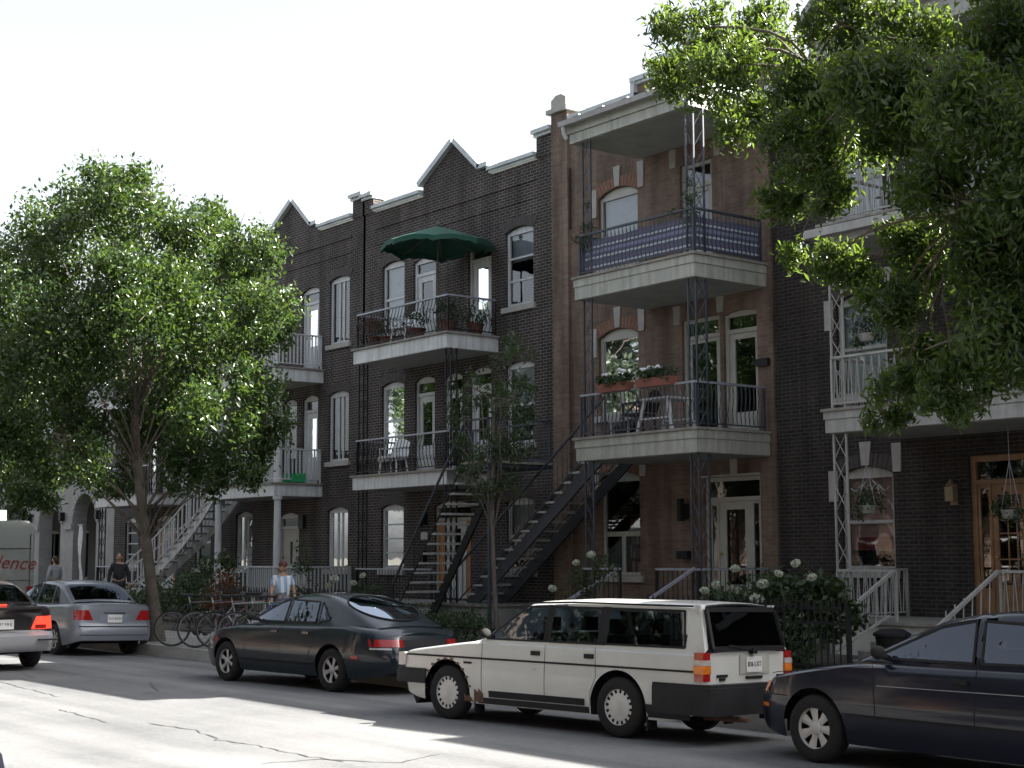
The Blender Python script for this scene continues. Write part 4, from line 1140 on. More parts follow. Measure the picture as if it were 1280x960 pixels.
    def wheels(s, rim, track, w=.19):
        s_t = MB().lathe([(s.R*.60,-w/2+.01),(s.R*.82,-w/2),(s.R*.95,-w/2+.012),(s.R,-w/2+.04),(s.R,w/2-.04),(s.R*.95,w/2-.012),(s.R*.82,w/2),(s.R*.60,w/2-.01)], 36, axis='y')
        tme = meshonly(s_t, 'tyre', M_tyre, 50); rme = rim(s.R*.66, w)
        for x in (s.wb/2, -s.wb/2):
            for sg in (1,-1):
                hub = link('wheel', meshonly(MB().lathe([(0,-.06),(s.R*.5,-.06),(s.R*.6,-.03),(s.R*.6,.06)], 24, axis='y'), 'wheel', M_under, 40), s.root)
                hub.location = (x, sg*(track/2), s.R); hub.rotation_euler = (0, random.uniform(0,2), 0 if sg > 0 else PI)
                link('tyre', tme, hub); link('rim', rme, hub)
    def plate(s, x, y, z, text, ny=1, w=.30, h=.15, mat=None):
        p = MB().box(x-.012, x, y-w/2, y+w/2, z-h/2, z+h/2).build('number_plate', mat or M_plate, s.bodyo)
        textobj('plate_text', text, h*.46, M_navy, p, Matrix.Translation((x-.014, y, z)) @ Matrix.Rotation(-PI/2, 4, 'Z') @ Matrix.Rotation(PI/2, 4, 'X'))
    def mirror(s, x, z):
        for sg in (1,-1):
            y = s.gy(z, x); mb = MB().ell((x, sg*(y+.13), z+.03), (.045,.085,.055), 12, 8); mb.bar((x,sg*(y-.02),z-.02),(x,sg*(y+.1),z+.01),.05,.03)
            mb.build('mirror', s.k.get('mirrorm', M_under), s.bodyo, smooth=50)
    def rearbox(s, name, x0, x1, y0, y1, z0, z1, mat, parent=None, both=False):
        for sg in ((1,-1) if both else (1,)):
            MB().box(x0, x1, min(sg*y0,sg*y1), max(sg*y0,sg*y1), z0, z1).build(name, mat, parent or s.bodyo)
    def rearpatch(s, name, y0, y1, z0, z1, mat, off=.006, both=False, skew=0, n=6):
        for sg in ((1,-1) if both else (1,)):
            G = []
            for j in range(4):
                z = z0+(z1-z0)*j/3; G.append([])
                for i in range(n+1):
                    y = y0+(y1-y0)*i/n+skew*(j/3)*(1-i/n); x = s.rearx(abs(y), z); G[-1].append((x-off, sg*y, z))
            MB().grid(G).build(name, mat, s.bodyo, smooth=True)
    def rearx(s, y, z):
        """x of the rear skin at half-width y (walks the rounded corner)"""
        lo, hi = s.xr, s.xr+s.rr*1.4
        if s.hw(lo, z) >= y: return s.wx(lo, z)
        for _ in range(30):
            m_ = (lo+hi)/2
            if s.hw(m_, z) >= y: hi = m_
            else: lo = m_
        return s.wx(hi, z)
    def handles(s, pts, mat=None, w=.14, h=.035):
        for x, z in pts:
            for sg in (1,-1):
                y = s.hw(x,z); MB().box(x-w/2, x+w/2, min(sg*y,sg*(y+.022)), max(sg*y,sg*(y+.022)), z-h/2, z+h/2).build('door_handle', mat or M_trim, s.bodyo)
def rim_spoke(n, sw=.3, mat=None, hole=.0):
    def f(R, w):
        mb = MB(); y1 = w/2-.018
        mb.lathe([(R*1.0,y1-.03),(R*1.0,y1),(R*.9,y1+.004),(R*.86,y1-.02)], 36, axis='y')
        mb.lathe([(0,y1+.0),(R*.22,y1-.002),(R*.3,y1-.015)], 20, axis='y')
        for k in range(n):
            a = 2*PI*k/n; d = Vector((math.cos(a),0,math.sin(a))); t = Vector((-math.sin(a),0,math.cos(a))); P = []
            for rr, ww in ((.18,sw*.62),(.5,sw*.62),(.93,sw)):
                P.append([tuple(d*R*rr+t*R*ww*.5*u+Vector((0,y1-.006-.012*abs(u)-.012*(1-abs(rr-.5)),0))) for u in (-1,-.5,0,.5,1)])
            mb.grid(P)
        return meshonly(mb, 'rim', mat or M_alloy, 40)
    return f
def rim_disc(n, mat=None):
    """flat hub cap with a ring of slots near its edge"""
    def f(R, w):
        mb = MB(); y1 = w/2-.015
        mb.lathe([(0,y1+.004),(R*.15,y1+.004),(R*.2,y1),(R*.66,y1-.004),(R*.70,y1-.012)], 40, axis='y')
        mb.lathe([(R*.88,y1-.012),(R*.92,y1-.002),(R*1.02,y1),(R*1.04,y1-.03)], 40, axis='y')
        for k in range(n):
            a0, a1 = 2*PI*(k+.0)/n, 2*PI*(k+.55)/n
            mb.add([(R*r*math.cos(a), y1-.012, R*r*math.sin(a)) for r, a in ((.70,a0),(.88,a0),(.88,a1),(.70,a1))], [(0,1,2,3)])
        return meshonly(mb, 'rim', mat or M_hubcap, 40)
    return f
# ---- white station wagon
def wagon():
    P = paint('ivory_paint', (.56,.57,.55), .35, dirt=.3)
    c = Car('boxy white station wagon with rusty sills and black bumpers', (-12.60, 10.70, 0), PI+.13, scale=.93, wide=.90, W=1.71, wb=2.65, R=.315, xf=2.14, xr=-2.46, paint=P,
        deck=[(2.14,.76),(2.0,.80),(1.0,.925),(.72,.94),(-1.0,.935),(-2.46,.93)], roof=[(.90,.93),(.80,.955),(.12,1.36),(.02,1.395),(-.6,1.425),(-1.8,1.425),(-2.28,1.41),(-2.34,1.395),(-2.46,.92)],
        gh=(-2.455,.92), rsig=.02, beltz=.93, rf=.12, rr=.10, pk=.9, high=.015, low=.03, hb=.825, hr=.70, crown=.025, gtaper=.02, zs=.215, agap=.075,
        endf=[(0,-.1),(.35,-.06),(.5,0),(.78,-.03)], endr=[(0,.15),(.4,.05),(.5,0),(.93,.0)],
        side_glass=[[(-.22,.965),(.70,.965),(.10,1.345),(-.22,1.345)],[(-1.02,.965),(-.30,.965),(-.30,1.35),(-1.02,1.35)],[(-2.20,.97),(-1.13,.97),(-1.13,1.35),(-2.14,1.345)]],
        wind=(.10,.84), rear=(-2.43,-2.34), glass=M_cgl, rglass=M_cglb)
    b = c.bodyo; c.wheels(rim_disc(16), 1.50)
    # tailgate glass: near vertical pane set in the back
    G = [[(-2.452+(.11*(j/5)), u*(.70-.04*j/5), .965+.40*j/5) for u in np.linspace(1,-1,7)] for j in range(6)]
    MB().grid([[(x-.028,y,z) for x,y,z in r] for r in G]).build('tailgate_glass', M_cglb, b, smooth=True)
    gt = MB()
    for (p, q) in ((G[0][0],G[0][-1]),(G[5][0],G[5][-1]),(G[0][0],G[5][0]),(G[0][-1],G[5][-1])): gt.bar((p[0]-.03,p[1],p[2]),(q[0]-.03,q[1],q[2]),.03,.05)
    gt.build('tailgate_seal', M_trim, b)
    # side mouldings, door gaps, handles
    c.seam([(2.08,.735),(-2.38,.735)], .022, M_trim, .009, 'side_moulding', dense=.1)
    c.sidequad('sill_strip', [(-.86,.30),(.62,.30),(.62,.375),(-.86,.375)], M_trim, .008, nx=12)
    c.sidequad('sill_band', [(-.92,.222),(.80,.222),(.80,.292),(-.92,.292)], M_bump, .004, nx=12)  # dark grey band along the bottom of the sill
    for xa_, xb_ in ((-.305,-.215),(-1.135,-1.015)): c.sidequad('door_pillar', [(xa_,.955),(xb_,.955),(xb_,1.365),(xa_,1.365)], M_trim, .006, nx=1, nz=4)
    c.sidequad('sill_strip', [(-2.36,.24),(-1.74,.24),(-1.70,.375),(-2.36,.375)], M_bump, .008, nx=8)
    for x in (.74,-.26): c.seam([(x,.25),(x,.93)], .007)
    c.seam([(-1.0,.93),(-1.02,.62),(-.94,.45),(-.93,.3)], .007)
    c.handles([(-.12,.83),(-.92,.83)], w=.13, h=.05)
    for sg in (1,-1):
        y = sg*.855
        MB().ell((-.11,y*1.0,.66),(.018,.01,.018),8,6).build('door_lock', M_alloy, b, smooth=True)
    c.sidequad('wing_badge', [(.90,.665),(1.04,.665),(1.04,.69),(.90,.69)], M_trim, .006, nx=2, nz=1)
    # rust eaten around the front arch
    rr = random.Random(4)
    for x0 in (.96,.90,.84,.80,.76,1.0):
        z1 = .24+rr.uniform(.04,.18); c.sidequad('rust_patch', [(x0-.05,.235),(x0+.03,.235),(x0+.03+rr.uniform(-.02,.01),z1),(x0-.05,z1-rr.uniform(.0,.08))], M_rust, .0045+.0006*rr.random(), nx=2, nz=2)
    for k in range(9):
        a = .25+k*.28; R_ = .39+.012*rr.random(); xx, zz = 1.325-R_*math.cos(a), .315+R_*math.sin(a)
        c.sidequad('rust_patch', [(xx-.03,zz-.018),(xx+.03,zz-.018),(xx+.025,zz+.006+.01*rr.random()),(xx-.025,zz+.008)], M_rust, .005+.0007*k, nx=2, nz=1)
    # bumpers
    for x0, x1, z0, z1, nm in ((2.10,2.30,.40,.575,'front_bumper'),(-2.60,-2.44,.30,.61,'rear_bumper')):
        s = 1 if x0 > 0 else -1; e = .42 if s > 0 else .62
        pl = [(x0 if s > 0 else x1, .70),(x1 if s > 0 else x0, .66),(x1 if s > 0 else x0, -.66),(x0 if s > 0 else x1, -.70)]
        mb = MB(); a, b_ = (x1, x0) if s > 0 else (x0, x1)
        poly = [(b_-s*e,.885),(b_-s*.1,.885),(b_+s*.04,.872),(a-s*.055,.83),(a-s*.012,.76),(a,.66),(a,-.66),(a-s*.012,-.76),(a-s*.055,-.83),(b_+s*.04,-.872),(b_-s*.1,-.885),(b_-s*e,-.885),(b_-s*e,-.862),(b_-s*.04,-.862),(b_-s*.04,.862),(b_-s*e,.862)]
        mb.prism(poly, z0, z1-.03, axis='z'); mb.prism([(x_-s*.012 if (x_-b_)*s > -.02 else x_, y_*.99) for x_, y_ in poly], z1-.029, z1, axis='z'); o = mb.build(nm, M_bump, c.root)
        if s < 0:
            MB().ell((-2.66,-.35,.40),(.032,.032,.032),10,8).build('tow_ball', pm('chrome', (.7,.7,.7), .15, metal=1), o, smooth=True)
            MB().bar((-2.66,-.35,.25),(-2.66,-.35,.38),.03).bar((-2.4,-.35,.25),(-2.68,-.35,.25),.05).build('tow_bar', M_under, o)
            MB().tube([(-2.1,.3,.24),(-2.66,.3,.25)],.028,10).build('exhaust', M_rust, o)
    # corner lamps
    for sg in (1,-1):
        lt = MB().box(-2.475,-2.36,min(sg*.735,sg*.868),max(sg*.735,sg*.868),.64,.93).build('tail_lamp', M_taill, c.root)
        for z0, z1, mt in ((.80,.855,M_clear),(.715,.797,M_amber)):
            MB().box(-2.482,-2.355,min(sg*.73,sg*.873),max(sg*.73,sg*.873),z0,z1).build('lamp_lens', mt, lt)
        MB().box(2.09,2.175,min(sg*.50,sg*.862),max(sg*.50,sg*.862),.60,.755).build('headlamp', M_clear, c.root)
        MB().box(2.05,2.178,min(sg*.80,sg*.866),max(sg*.80,sg*.866),.605,.75).build('indicator', M_clear, c.root)
    MB().box(2.10,2.17,-.48,.48,.60,.75).build('grille', M_trim, c.root)
    # number plate recess, badges, wiper, roof gutter
    MB().box(-2.472,-2.46,-.42,.16,.70,.90).build('plate_recess', pm('recess_paint', (.40,.39,.36), .4), b)
    c.plate(-2.474, -.10, .80, '836 LXT', w=.30, h=.16)
    for (y, w_, z) in ((.50,.20,.69),(.50,.10,.655),(-.12,.32,.665),(-.64,.12,.67)): MB().box(-2.475,-2.462,y-w_/2,y+w_/2,z-.014,z+.014).build('badge', M_trim, b)
    MB().bar((-2.505,-.05,.95),(-2.50,.42,1.0),.012,.02).box(-2.52,-2.47,-.11,-.02,.91,.97).build('rear_wiper', M_trim, b)
    for sg in (1,-1): MB().tube([(.08,sg*.725,1.385),(-.6,sg*.735,1.405),(-2.25,sg*.725,1.395)], .012, 6).build('roof_gutter', M_trim, b)
    for sg in (1,-1): MB().box(-2.34,-2.27,min(sg*.70,sg*.735),max(sg*.70,sg*.735),1.34,1.41).build('tailgate_hinge', M_white, b)
    c.mirror(.62, 1.0)
    MB().prism([(2.0,.14),(2.1,.3),(1.8,.3)],-.7,.7).build('air_dam', M_trim, c.root)
    for x in (.86,-1.72):
        for sg in (1,-1): MB().box(x-.012,x+.012,min(sg*.66,sg*.83),max(sg*.66,sg*.83),.10,.33).build('mud_flap', M_trim, c.root)
    return c
wagon()
# ---- dark rounded sedan with oval rear window
def oval_sedan():
    P = paint('midnight_green', (.008,.015,.022), .2, dirt=.03)
    c = Car('dark rounded sedan with oval rear window parked ahead of the white wagon', (-18.98, 11.42, 0), PI+.10, scale=.95, W=1.80, wb=2.65, R=.305, xf=2.28, xr=-2.42, paint=P,
        deck=[(2.28,.60),(2.12,.69),(1.6,.80),(1.0,.88),(.3,.90),(-1.0,.92),(-1.6,.935),(-2.1,.88),(-2.42,.80)], dsig=.1, roof=[(1.15,.86),(.95,.92),(.28,1.26),(-.05,1.335),(-.5,1.36),(-.9,1.33),(-1.4,1.18),(-2.0,.915),(-2.1,.86)], rsig=.14,
        gh=(-2.05,1.12), beltz=.9, rf=.95, rr=.85, pk=.5, high=.06, low=.08, hb=.80, hr=.56, crown=.05, gtaper=.16, zs=.2,
        endf=[(0,-.1),(.3,0),(.5,-.02),(.7,-.2)], endr=[(0,.15),(.35,.0),(.5,.0),(.62,.03),(.85,.12)],
        side_glass=[[(-.05,.945),(.86,.945),(.22,1.215),(.02,1.265)],[(-.82,.955),(-.12,.945),(-.05,1.265),(-.72,1.245)],[(-1.12,1.0),(-.90,.96),(-.80,1.225),(-.86,1.2)]], wind=(.24,1.02), rear=(-1.9,-.98), oval=(-1.42,.46,.56), glass=M_cgl, rglass=M_cglb)
    b = c.bodyo; c.wheels(rim_spoke(6,.42), 1.56)
    c.seam([(.78,.26),(.80,.6),(.84,.9)], .008); c.seam([(-.10,.26),(-.10,.93)], .008); c.seam([(-.86,.93),(-.92,.7),(-.82,.48),(-.80,.28)], .008)
    c.seam([(.98,.36),(-.95,.36)], .03, M_trim, .006, 'side_moulding')
    c.handles([(.06,.80),(-.72,.80)], P, w=.16)
    c.sidequad('side_marker', [(-1.93,.47),(-1.80,.47),(-1.80,.52),(-1.93,.52)], M_taill, .006)
    c.rearpatch('tail_lamp', .40, .80, .655, .755, M_taill, both=True)
    c.rearpatch('garnish', -.39, .39, .665, .75, M_trim)
    c.rearpatch('tail_lamp', .60, .80, .615, .64, M_clear, both=True)
    c.rearpatch('bumper_line', -.86, .86, .555, .567, M_trim, n=16)
    c.plate(c.rearx(0,.47)-.01, 0, .47, '4KT 209')
    c.sidequad('front_marker', [(2.02,.50),(2.16,.50),(2.16,.545),(2.02,.545)], M_amber, .006)
    c.sidequad('headlamp', [(1.95,.60),(2.2,.58),(2.2,.64),(1.95,.67)], M_clear, .006)
    c.mirror(.72, .97)
    return c
oval_sedan()
# ---- dark blue compact at the right edge
def compact(label, loc, P, plate, front=True, rim=None, name='parked_car'):
    c = Car(label, loc, PI, name=name, W=1.695, wb=2.62, R=.292, xf=2.10, xr=-2.22, paint=P,
        deck=[(2.10,.64),(1.95,.70),(1.3,.82),(.95,.87),(.5,.885),(-1.2,.90),(-1.9,.945),(-2.22,.90)], dsig=.08, roof=[(1.05,.86),(.95,.89),(.12,1.25),(-.15,1.31),(-.6,1.345),(-1.0,1.32),(-1.3,1.25),(-1.85,.965),(-1.92,.92)], rsig=.09,
        gh=(-1.88,1.02), beltz=.89, rf=.6, rr=.5, pk=.5, high=.05, low=.06, hb=.77, hr=.56, crown=.04, gtaper=.10, zs=.19,
        endf=[(0,-.12),(.3,0),(.5,0),(.72,-.12)], endr=[(0,.12),(.3,0),(.52,0),(.56,.05),(.9,.09)],
        side_glass=[[(-.28,.93),(.74,.925),(.10,1.205),(-.22,1.265)],[(-1.05,.94),(-.36,.93),(-.30,1.265),(-.95,1.24)],[(-1.40,.955),(-1.12,.945),(-1.03,1.225),(-1.12,1.195)]], wind=(.12,.93), rear=(-1.78,-1.22), glass=M_cgl, rglass=M_cglb)
    b = c.bodyo; c.wheels(rim or rim_spoke(7,.52,M_hubcap), 1.475)
    c.seam([(.62,.25),(.64,.6),(.68,.87)], .007); c.seam([(-.34,.25),(-.34,.92)], .007); c.seam([(-1.12,.92),(-1.14,.7),(-1.0,.45),(-.98,.26)], .007)
    c.seam([(.95,.44),(-.95,.44)], .02, M_trim, .005, 'side_moulding', dense=.1); c.seam([(.62,.70),(-1.9,.72)], .006, pm('pin_stripe',(.3,.3,.32),.4), .003, 'pin_stripe', dense=.1)
    c.seam([(1.95,.73),(1.3,.80),(.70,.86)], .006, None, .003)
    c.handles([(-.20,.78),(-.98,.79)], M_trim, w=.15)
    c.sidequad('indicator', [(1.90,.575),(2.06,.575),(2.06,.66),(1.86,.675)], M_amber, .008)
    c.sidequad('headlamp', [(2.02,.575),(2.10,.575),(2.10,.655),(2.02,.665)], M_clear, .01)
    c.sidequad('front_marker', [(1.86,.44),(1.98,.44),(1.98,.475),(1.86,.475)], M_amber, .006)
    c.seam([(2.08,.56),(1.60,.555)], .010, M_trim, .004)
    c.rearpatch('tail_lamp', .42, .78, .66, .82, M_taill, both=True)
    c.rearpatch('bumper_line', -.8, .8, .545, .56, M_trim, n=16)
    c.plate(c.rearx(0,.70)-.004, 0, .71, plate)
    c.mirror(.60, .95)
    return c
compact('dark blue compact sedan with seven spoke hub caps parked behind the white wagon', (-7.59, 11.12, 0), paint('navy_paint', (.005,.008,.020), .22, dirt=.03), 'KLR 482')
# ---- silver blue sedan
def silver():
    P = paint('silver_blue', (.20,.215,.25), .3, metal=.35, dirt=.15)
    c = Car('silver blue sedan parked beside the big street tree', (-29.05, 11.62, 0), PI+.03, scale=.96, W=1.72, wb=2.62, R=.305, xf=2.16, xr=-2.26, paint=P,
        deck=[(2.16,.66),(2.0,.74),(1.3,.88),(.95,.93),(.4,.95),(-1.2,.97),(-1.8,1.0),(-2.26,.97)], dsig=.07, roof=[(1.25,.9),(1.12,.95),(.25,1.34),(-.1,1.41),(-.5,1.43),(-.9,1.40),(-1.2,1.33),(-1.72,1.03),(-1.8,.98)], rsig=.09,
        gh=(-1.76,1.22), beltz=.94, rf=.6, rr=.4, pk=.5, high=.05, low=.05, hb=.79, hr=.60, crown=.035, gtaper=.08, zs=.2,
        endf=[(0,-.12),(.3,0),(.5,0),(.75,-.12)], endr=[(0,.14),(.28,.02),(.36,0),(.55,0),(.6,.06),(.97,.06)],
        side_glass=[[(-.22,.98),(.95,.975),(.22,1.30),(-.16,1.355)],[(-.95,.99),(-.30,.98),(-.24,1.355),(-.85,1.33)],[(-1.28,1.0),(-1.03,.995),(-.93,1.32),(-1.04,1.28)]], wind=(.25,1.1), rear=(-1.66,-1.15), glass=M_cgl, rglass=M_cglb)
    c.wheels(rim_spoke(7,.36), 1.48)
    c.seam([(.72,.25),(.76,.93)], .007); c.seam([(-.28,.25),(-.28,.96)], .007); c.seam([(-1.06,.96),(-1.1,.7),(-.98,.45),(-.96,.27)], .007)
    c.handles([(-.14,.84),(-.9,.85)], P)
    c.rearpatch('tail_lamp', .44, .79, .69, .88, M_taill, both=True, skew=.10)
    c.rearpatch('bumper_line', -.8, .8, .565, .58, M_trim, n=16); c.rearpatch('bumper_line', -.8, .8, .40, .412, M_trim, n=16)
    c.rearpatch('plate_recess', -.30, .30, .655, .80, pm('recess_silver', (.20,.22,.27), .4)); c.rearpatch('garnish', -.22, .22, .815, .835, pm('chrome', (.7,.7,.7), .15, metal=1))
    c.plate(c.rearx(0,.72)-.012, 0, .72, '513 KHV'); c.mirror(.82, 1.0)
    return c
silver()
# ---- two tone sedan driving away, brake lamps lit
def traffic():
    P = paint('black_cherry', (.018,.013,.014), .22, dirt=.08); P2 = paint('pewter_paint', (.36,.36,.38), .3, metal=.3, dirt=.1)
    c = Car('dark sedan with silver bumper braking in the sunlit lane', (-25.86, 8.43, 0), PI, name='moving_car', W=1.78, wb=2.70, R=.31, xf=2.25, xr=-2.34, paint=P,
        deck=[(2.25,.66),(2.0,.75),(1.3,.86),(.95,.91),(.4,.93),(-1.2,.95),(-1.8,1.0),(-2.34,.97)], dsig=.07, roof=[(1.25,.9),(1.12,.93),(.25,1.32),(-.1,1.38),(-.5,1.40),(-.9,1.37),(-1.2,1.29),(-1.78,1.02),(-1.86,.98)], rsig=.1,
        gh=(-1.82,1.22), beltz=.93, rf=.6, rr=.5, pk=.5, high=.05, low=.05, hb=.82, hr=.62, crown=.035, gtaper=.08, zs=.22,
        endf=[(0,-.12),(.3,0),(.5,0),(.75,-.12)], endr=[(0,.14),(.28,.02),(.36,0),(.55,0),(.6,.08),(.97,.08)],
        side_glass=[[(-.22,.97),(.95,.965),(.22,1.28),(-.16,1.325)],[(-.95,.98),(-.30,.97),(-.24,1.325),(-.85,1.30)],[(-1.3,1.0),(-1.03,.985),(-.93,1.29),(-1.04,1.25)]], wind=(.25,1.1), rear=(-1.7,-1.15), glass=M_cgl, rglass=M_cglb)
    b = c.bodyo; c.wheels(rim_spoke(7,.36), 1.54, .2)
    # silver bumper cover: shell around the tail
    P_ = []
    for z, o in ((.30,-.05),(.34,.0),(.42,.03),(.55,.04),(.60,.03),(.615,-.02)):
        r = []
        for i in range(25):
            t = -1+2*i/24; yy = t*.895
            x = c.rearx(min(abs(yy), .84), max(.4,min(z,.6)))-.012-o*(1-.5*abs(t)**4)
            if abs(t) > .93: x = c.rearx(.84,.5)+.0+(.25 if abs(t) > .99 else .06); yy = math.copysign(.893+(o if o > 0 else 0)*.4, t)
            r.append((x, yy, z))
        P_.append(r)
    bo = MB().grid(P_).build('rear_bumper', P2, c.root, smooth=50)
    MB().box(-2.46,-2.40,-.78,-.50,.475,.495).build('bumper_slot', M_trim, bo)
    c.sidequad('lower_cladding', [(-1.0,.26),(1.0,.26),(1.0,.50),(-1.0,.50)], P2, .008, nx=10)
    c.rearpatch('tail_lamp', .43, .815, .645, .845, M_brake, both=True, skew=.09)
    c.rearpatch('lamp_base', .50, .68, .655, .715, M_taill, .012, both=True)
    c.rearpatch('garnish', -.45, .45, .64, .84, M_trim)
    MB().box(-1.95,-1.90,-.16,.16,1.0,1.035).build('high_brake_lamp', M_brake, b)
    MB().box(-2.43,-2.2,-.6,.6,.965,1.0).build('boot_lip', P, b)
    c.plate(c.rearx(0,.72)-.03, 0, .73, '897 MHJ'); c.mirror(.82, 1.0)
    return c
traffic()
# near parked car: only the corner of its boot enters the frame
compact('black sedan parked on the near side of the street', (-8.74, 1.68, 0), paint('black_paint', (.005,.006,.011), .3, coat=.0, dirt=.02), 'DVX 066')
# ---- delivery van
def van():
    r = thing('delivery_van', 'grey delivery van with red lettering parked past the silver sedan', 'van', (-35.65, 11.55, 0), PI, local=True)
    P = paint('van_grey', (.21,.235,.23), .4, dirt=.3)
    # body lofted: rounded roof edges
    sec = []
    def section(x, w, z0, z1, rad=.22):
        pts = [(x,-w,z0),(x,-w,z0+.6)]+[(x,-w+rad-rad*math.cos(a),z1-rad+rad*math.sin(a)) for a in np.linspace(0,PI/2,7)]
        pts += [(x,-y,z) for (_,y,z) in pts[::-1]]; return pts
    S_ = [section(-2.45,.93,.45,2.50),section(-2.40,.97,.4,2.60),section(1.0,.97,.4,2.60),section(1.45,.95,.4,2.3),section(1.7,.93,.4,1.55,.12),section(2.35,.88,.4,1.1,.12)]
    mb = MB().grid(S_); n = len(S_[0]); mb.f.append(tuple(range(n))); mb.f.append(tuple(range((len(S_)-1)*n, len(S_)*n)))
    b = mb.build('body', P, r, smooth=35)
    d = MB()
    for y in (-.012,): d.box(-2.462,-2.452,-.006,.006,.55,2.4)
    d.box(-2.461,-2.453,-.88,.88,1.98,1.99); d.box(-2.461,-2.453,-.88,.88,1.28,1.29); d.box(-2.461,-2.453,-.86,-.85,.55,2.3); d.box(-2.461,-2.453,.85,.86,.55,2.3)
    d.build('door_gap', M_trim, b)
    M4 = Matrix.Translation((-2.458, -.47, 1.66)) @ Matrix.Rotation(-PI/2,4,'Z') @ Matrix.Rotation(PI/2,4,'X') @ Matrix.Rotation(math.radians(-2),4,'Z')
    textobj('lettering', 'dence', .42, pm('red_vinyl', (.20,.03,.03), .5), b, M4, shear=.35)
    MB().box(-2.54,-2.40,-.9,.9,.42,.58).build('rear_bumper', M_bump, r)
    for sg in (1,-1): MB().box(-2.47,-2.44,min(sg*.80,sg*.92),max(sg*.80,sg*.92),.75,1.15).build('tail_lamp', M_taill, b)
    MB().box(-1.6,.6,-.6,.35,2.60,2.85).build('roof_box', M_white, r)
    MB().add([(1.47,-.8,2.2),(1.47,.8,2.2),(1.72,.8,1.58),(1.72,-.8,1.58)],[(0,1,2,3)]).build('windscreen', M_cglb, b)
    MB().box(-2.1,2.0,-.8,.8,.28,.45).build('underbody', M_under, r)
    t = meshonly(MB().lathe([(.2,-.1),(.3,-.11),(.34,-.08),(.34,.08),(.3,.11),(.2,.1)],28,axis='y'),'tyre',M_tyre,50)
    for x in (-1.5,1.5):
        for sg in (1,-1):
            h_ = link('wheel', meshonly(MB().lathe([(0,.05),(.12,.07),(.2,.05),(.2,-.08)],20,axis='y'),'wheel',M_alloy,40), r); h_.location = (x,sg*.84,.34); h_.rotation_euler.z = 0 if sg > 0 else PI
            link('tyre', t, h_)
van()
# ------------------------------------------------------------------ trees and plants
M_bark = pm('grey_bark', (.11,.095,.08), .9, var=.35, scale=5, bump=.8, bscale=22)
M_leafL = leafmat('street_leaf', (.012,.032,.009), (.042,.074,.022), .28, .30, (.13,.21,.03))
M_leafR = leafmat('ash_leaf', (.010,.028,.009), (.036,.064,.018), .32, .40, (.17,.26,.03))
M_leafS = leafmat('shrub_leaf', (.014,.030,.012), (.036,.06,.022), .5, .25, (.10,.15,.03))
M_leafO = leafmat('darkened_leaf', (.006,.013,.006), (.014,.024,.010), .5, .15, (.03,.05,.012))  # leaf colour darkened so the sunlit opposite trees mirror dimly
M_petal = pm('white_petal', (.44,.48,.38), .7, var=.15, scale=30)
def clump_points(cl, dens, seed, hollow=.35, flat=.8, power=2.0, cap=10**9):
    r = np.random.default_rng(seed); out = []; nr = []
    for (x,y,z,R) in cl:
        k = int(6+r.integers(4)); n = min(cap, int(dens*R**power))
        # sub-clumps give light and dark masses with gaps
        sc = r.normal(size=(k*2,3)); sc /= np.linalg.norm(sc,axis=1)[:,None]; sc *= R*(hollow+(1-hollow)*r.random((k*2,1))**.5)*.85; sc[:,2] *= flat
        ci = r.integers(0, k*2, n); off = r.normal(size=(n,3))*R*.19
        p = sc[ci]+off; out.append(p+np.array([x,y,z])); nr.append(p/np.maximum(.01,np.linalg.norm(p,axis=1)[:,None])*.8+np.array([0,0,.5]))
    return np.concatenate(out), np.concatenate(nr)
def limb(mb, a, b, r0, r1, sag=.0, n=7, seed=0, wob=.12):
    rr = random.Random(seed); a, b = Vector(a), Vector(b); L = (b-a).length; P = []; ph = rr.uniform(0,6)
    for i in range(n+1):
        t = i/n; p = a.lerp(b, t); p.z += sag*math.sin(PI*t)*L
        s = math.sin(PI*t)*wob*L*.35; p += Vector((math.sin(ph+t*5)*s, math.cos(ph*1.7+t*4)*s, 0)); P.append(p)
    mb.tube(P, [r0+(r1-r0)*(i/n)**.8 for i in range(n+1)], 7 if r0 > .03 else 5)
    return P
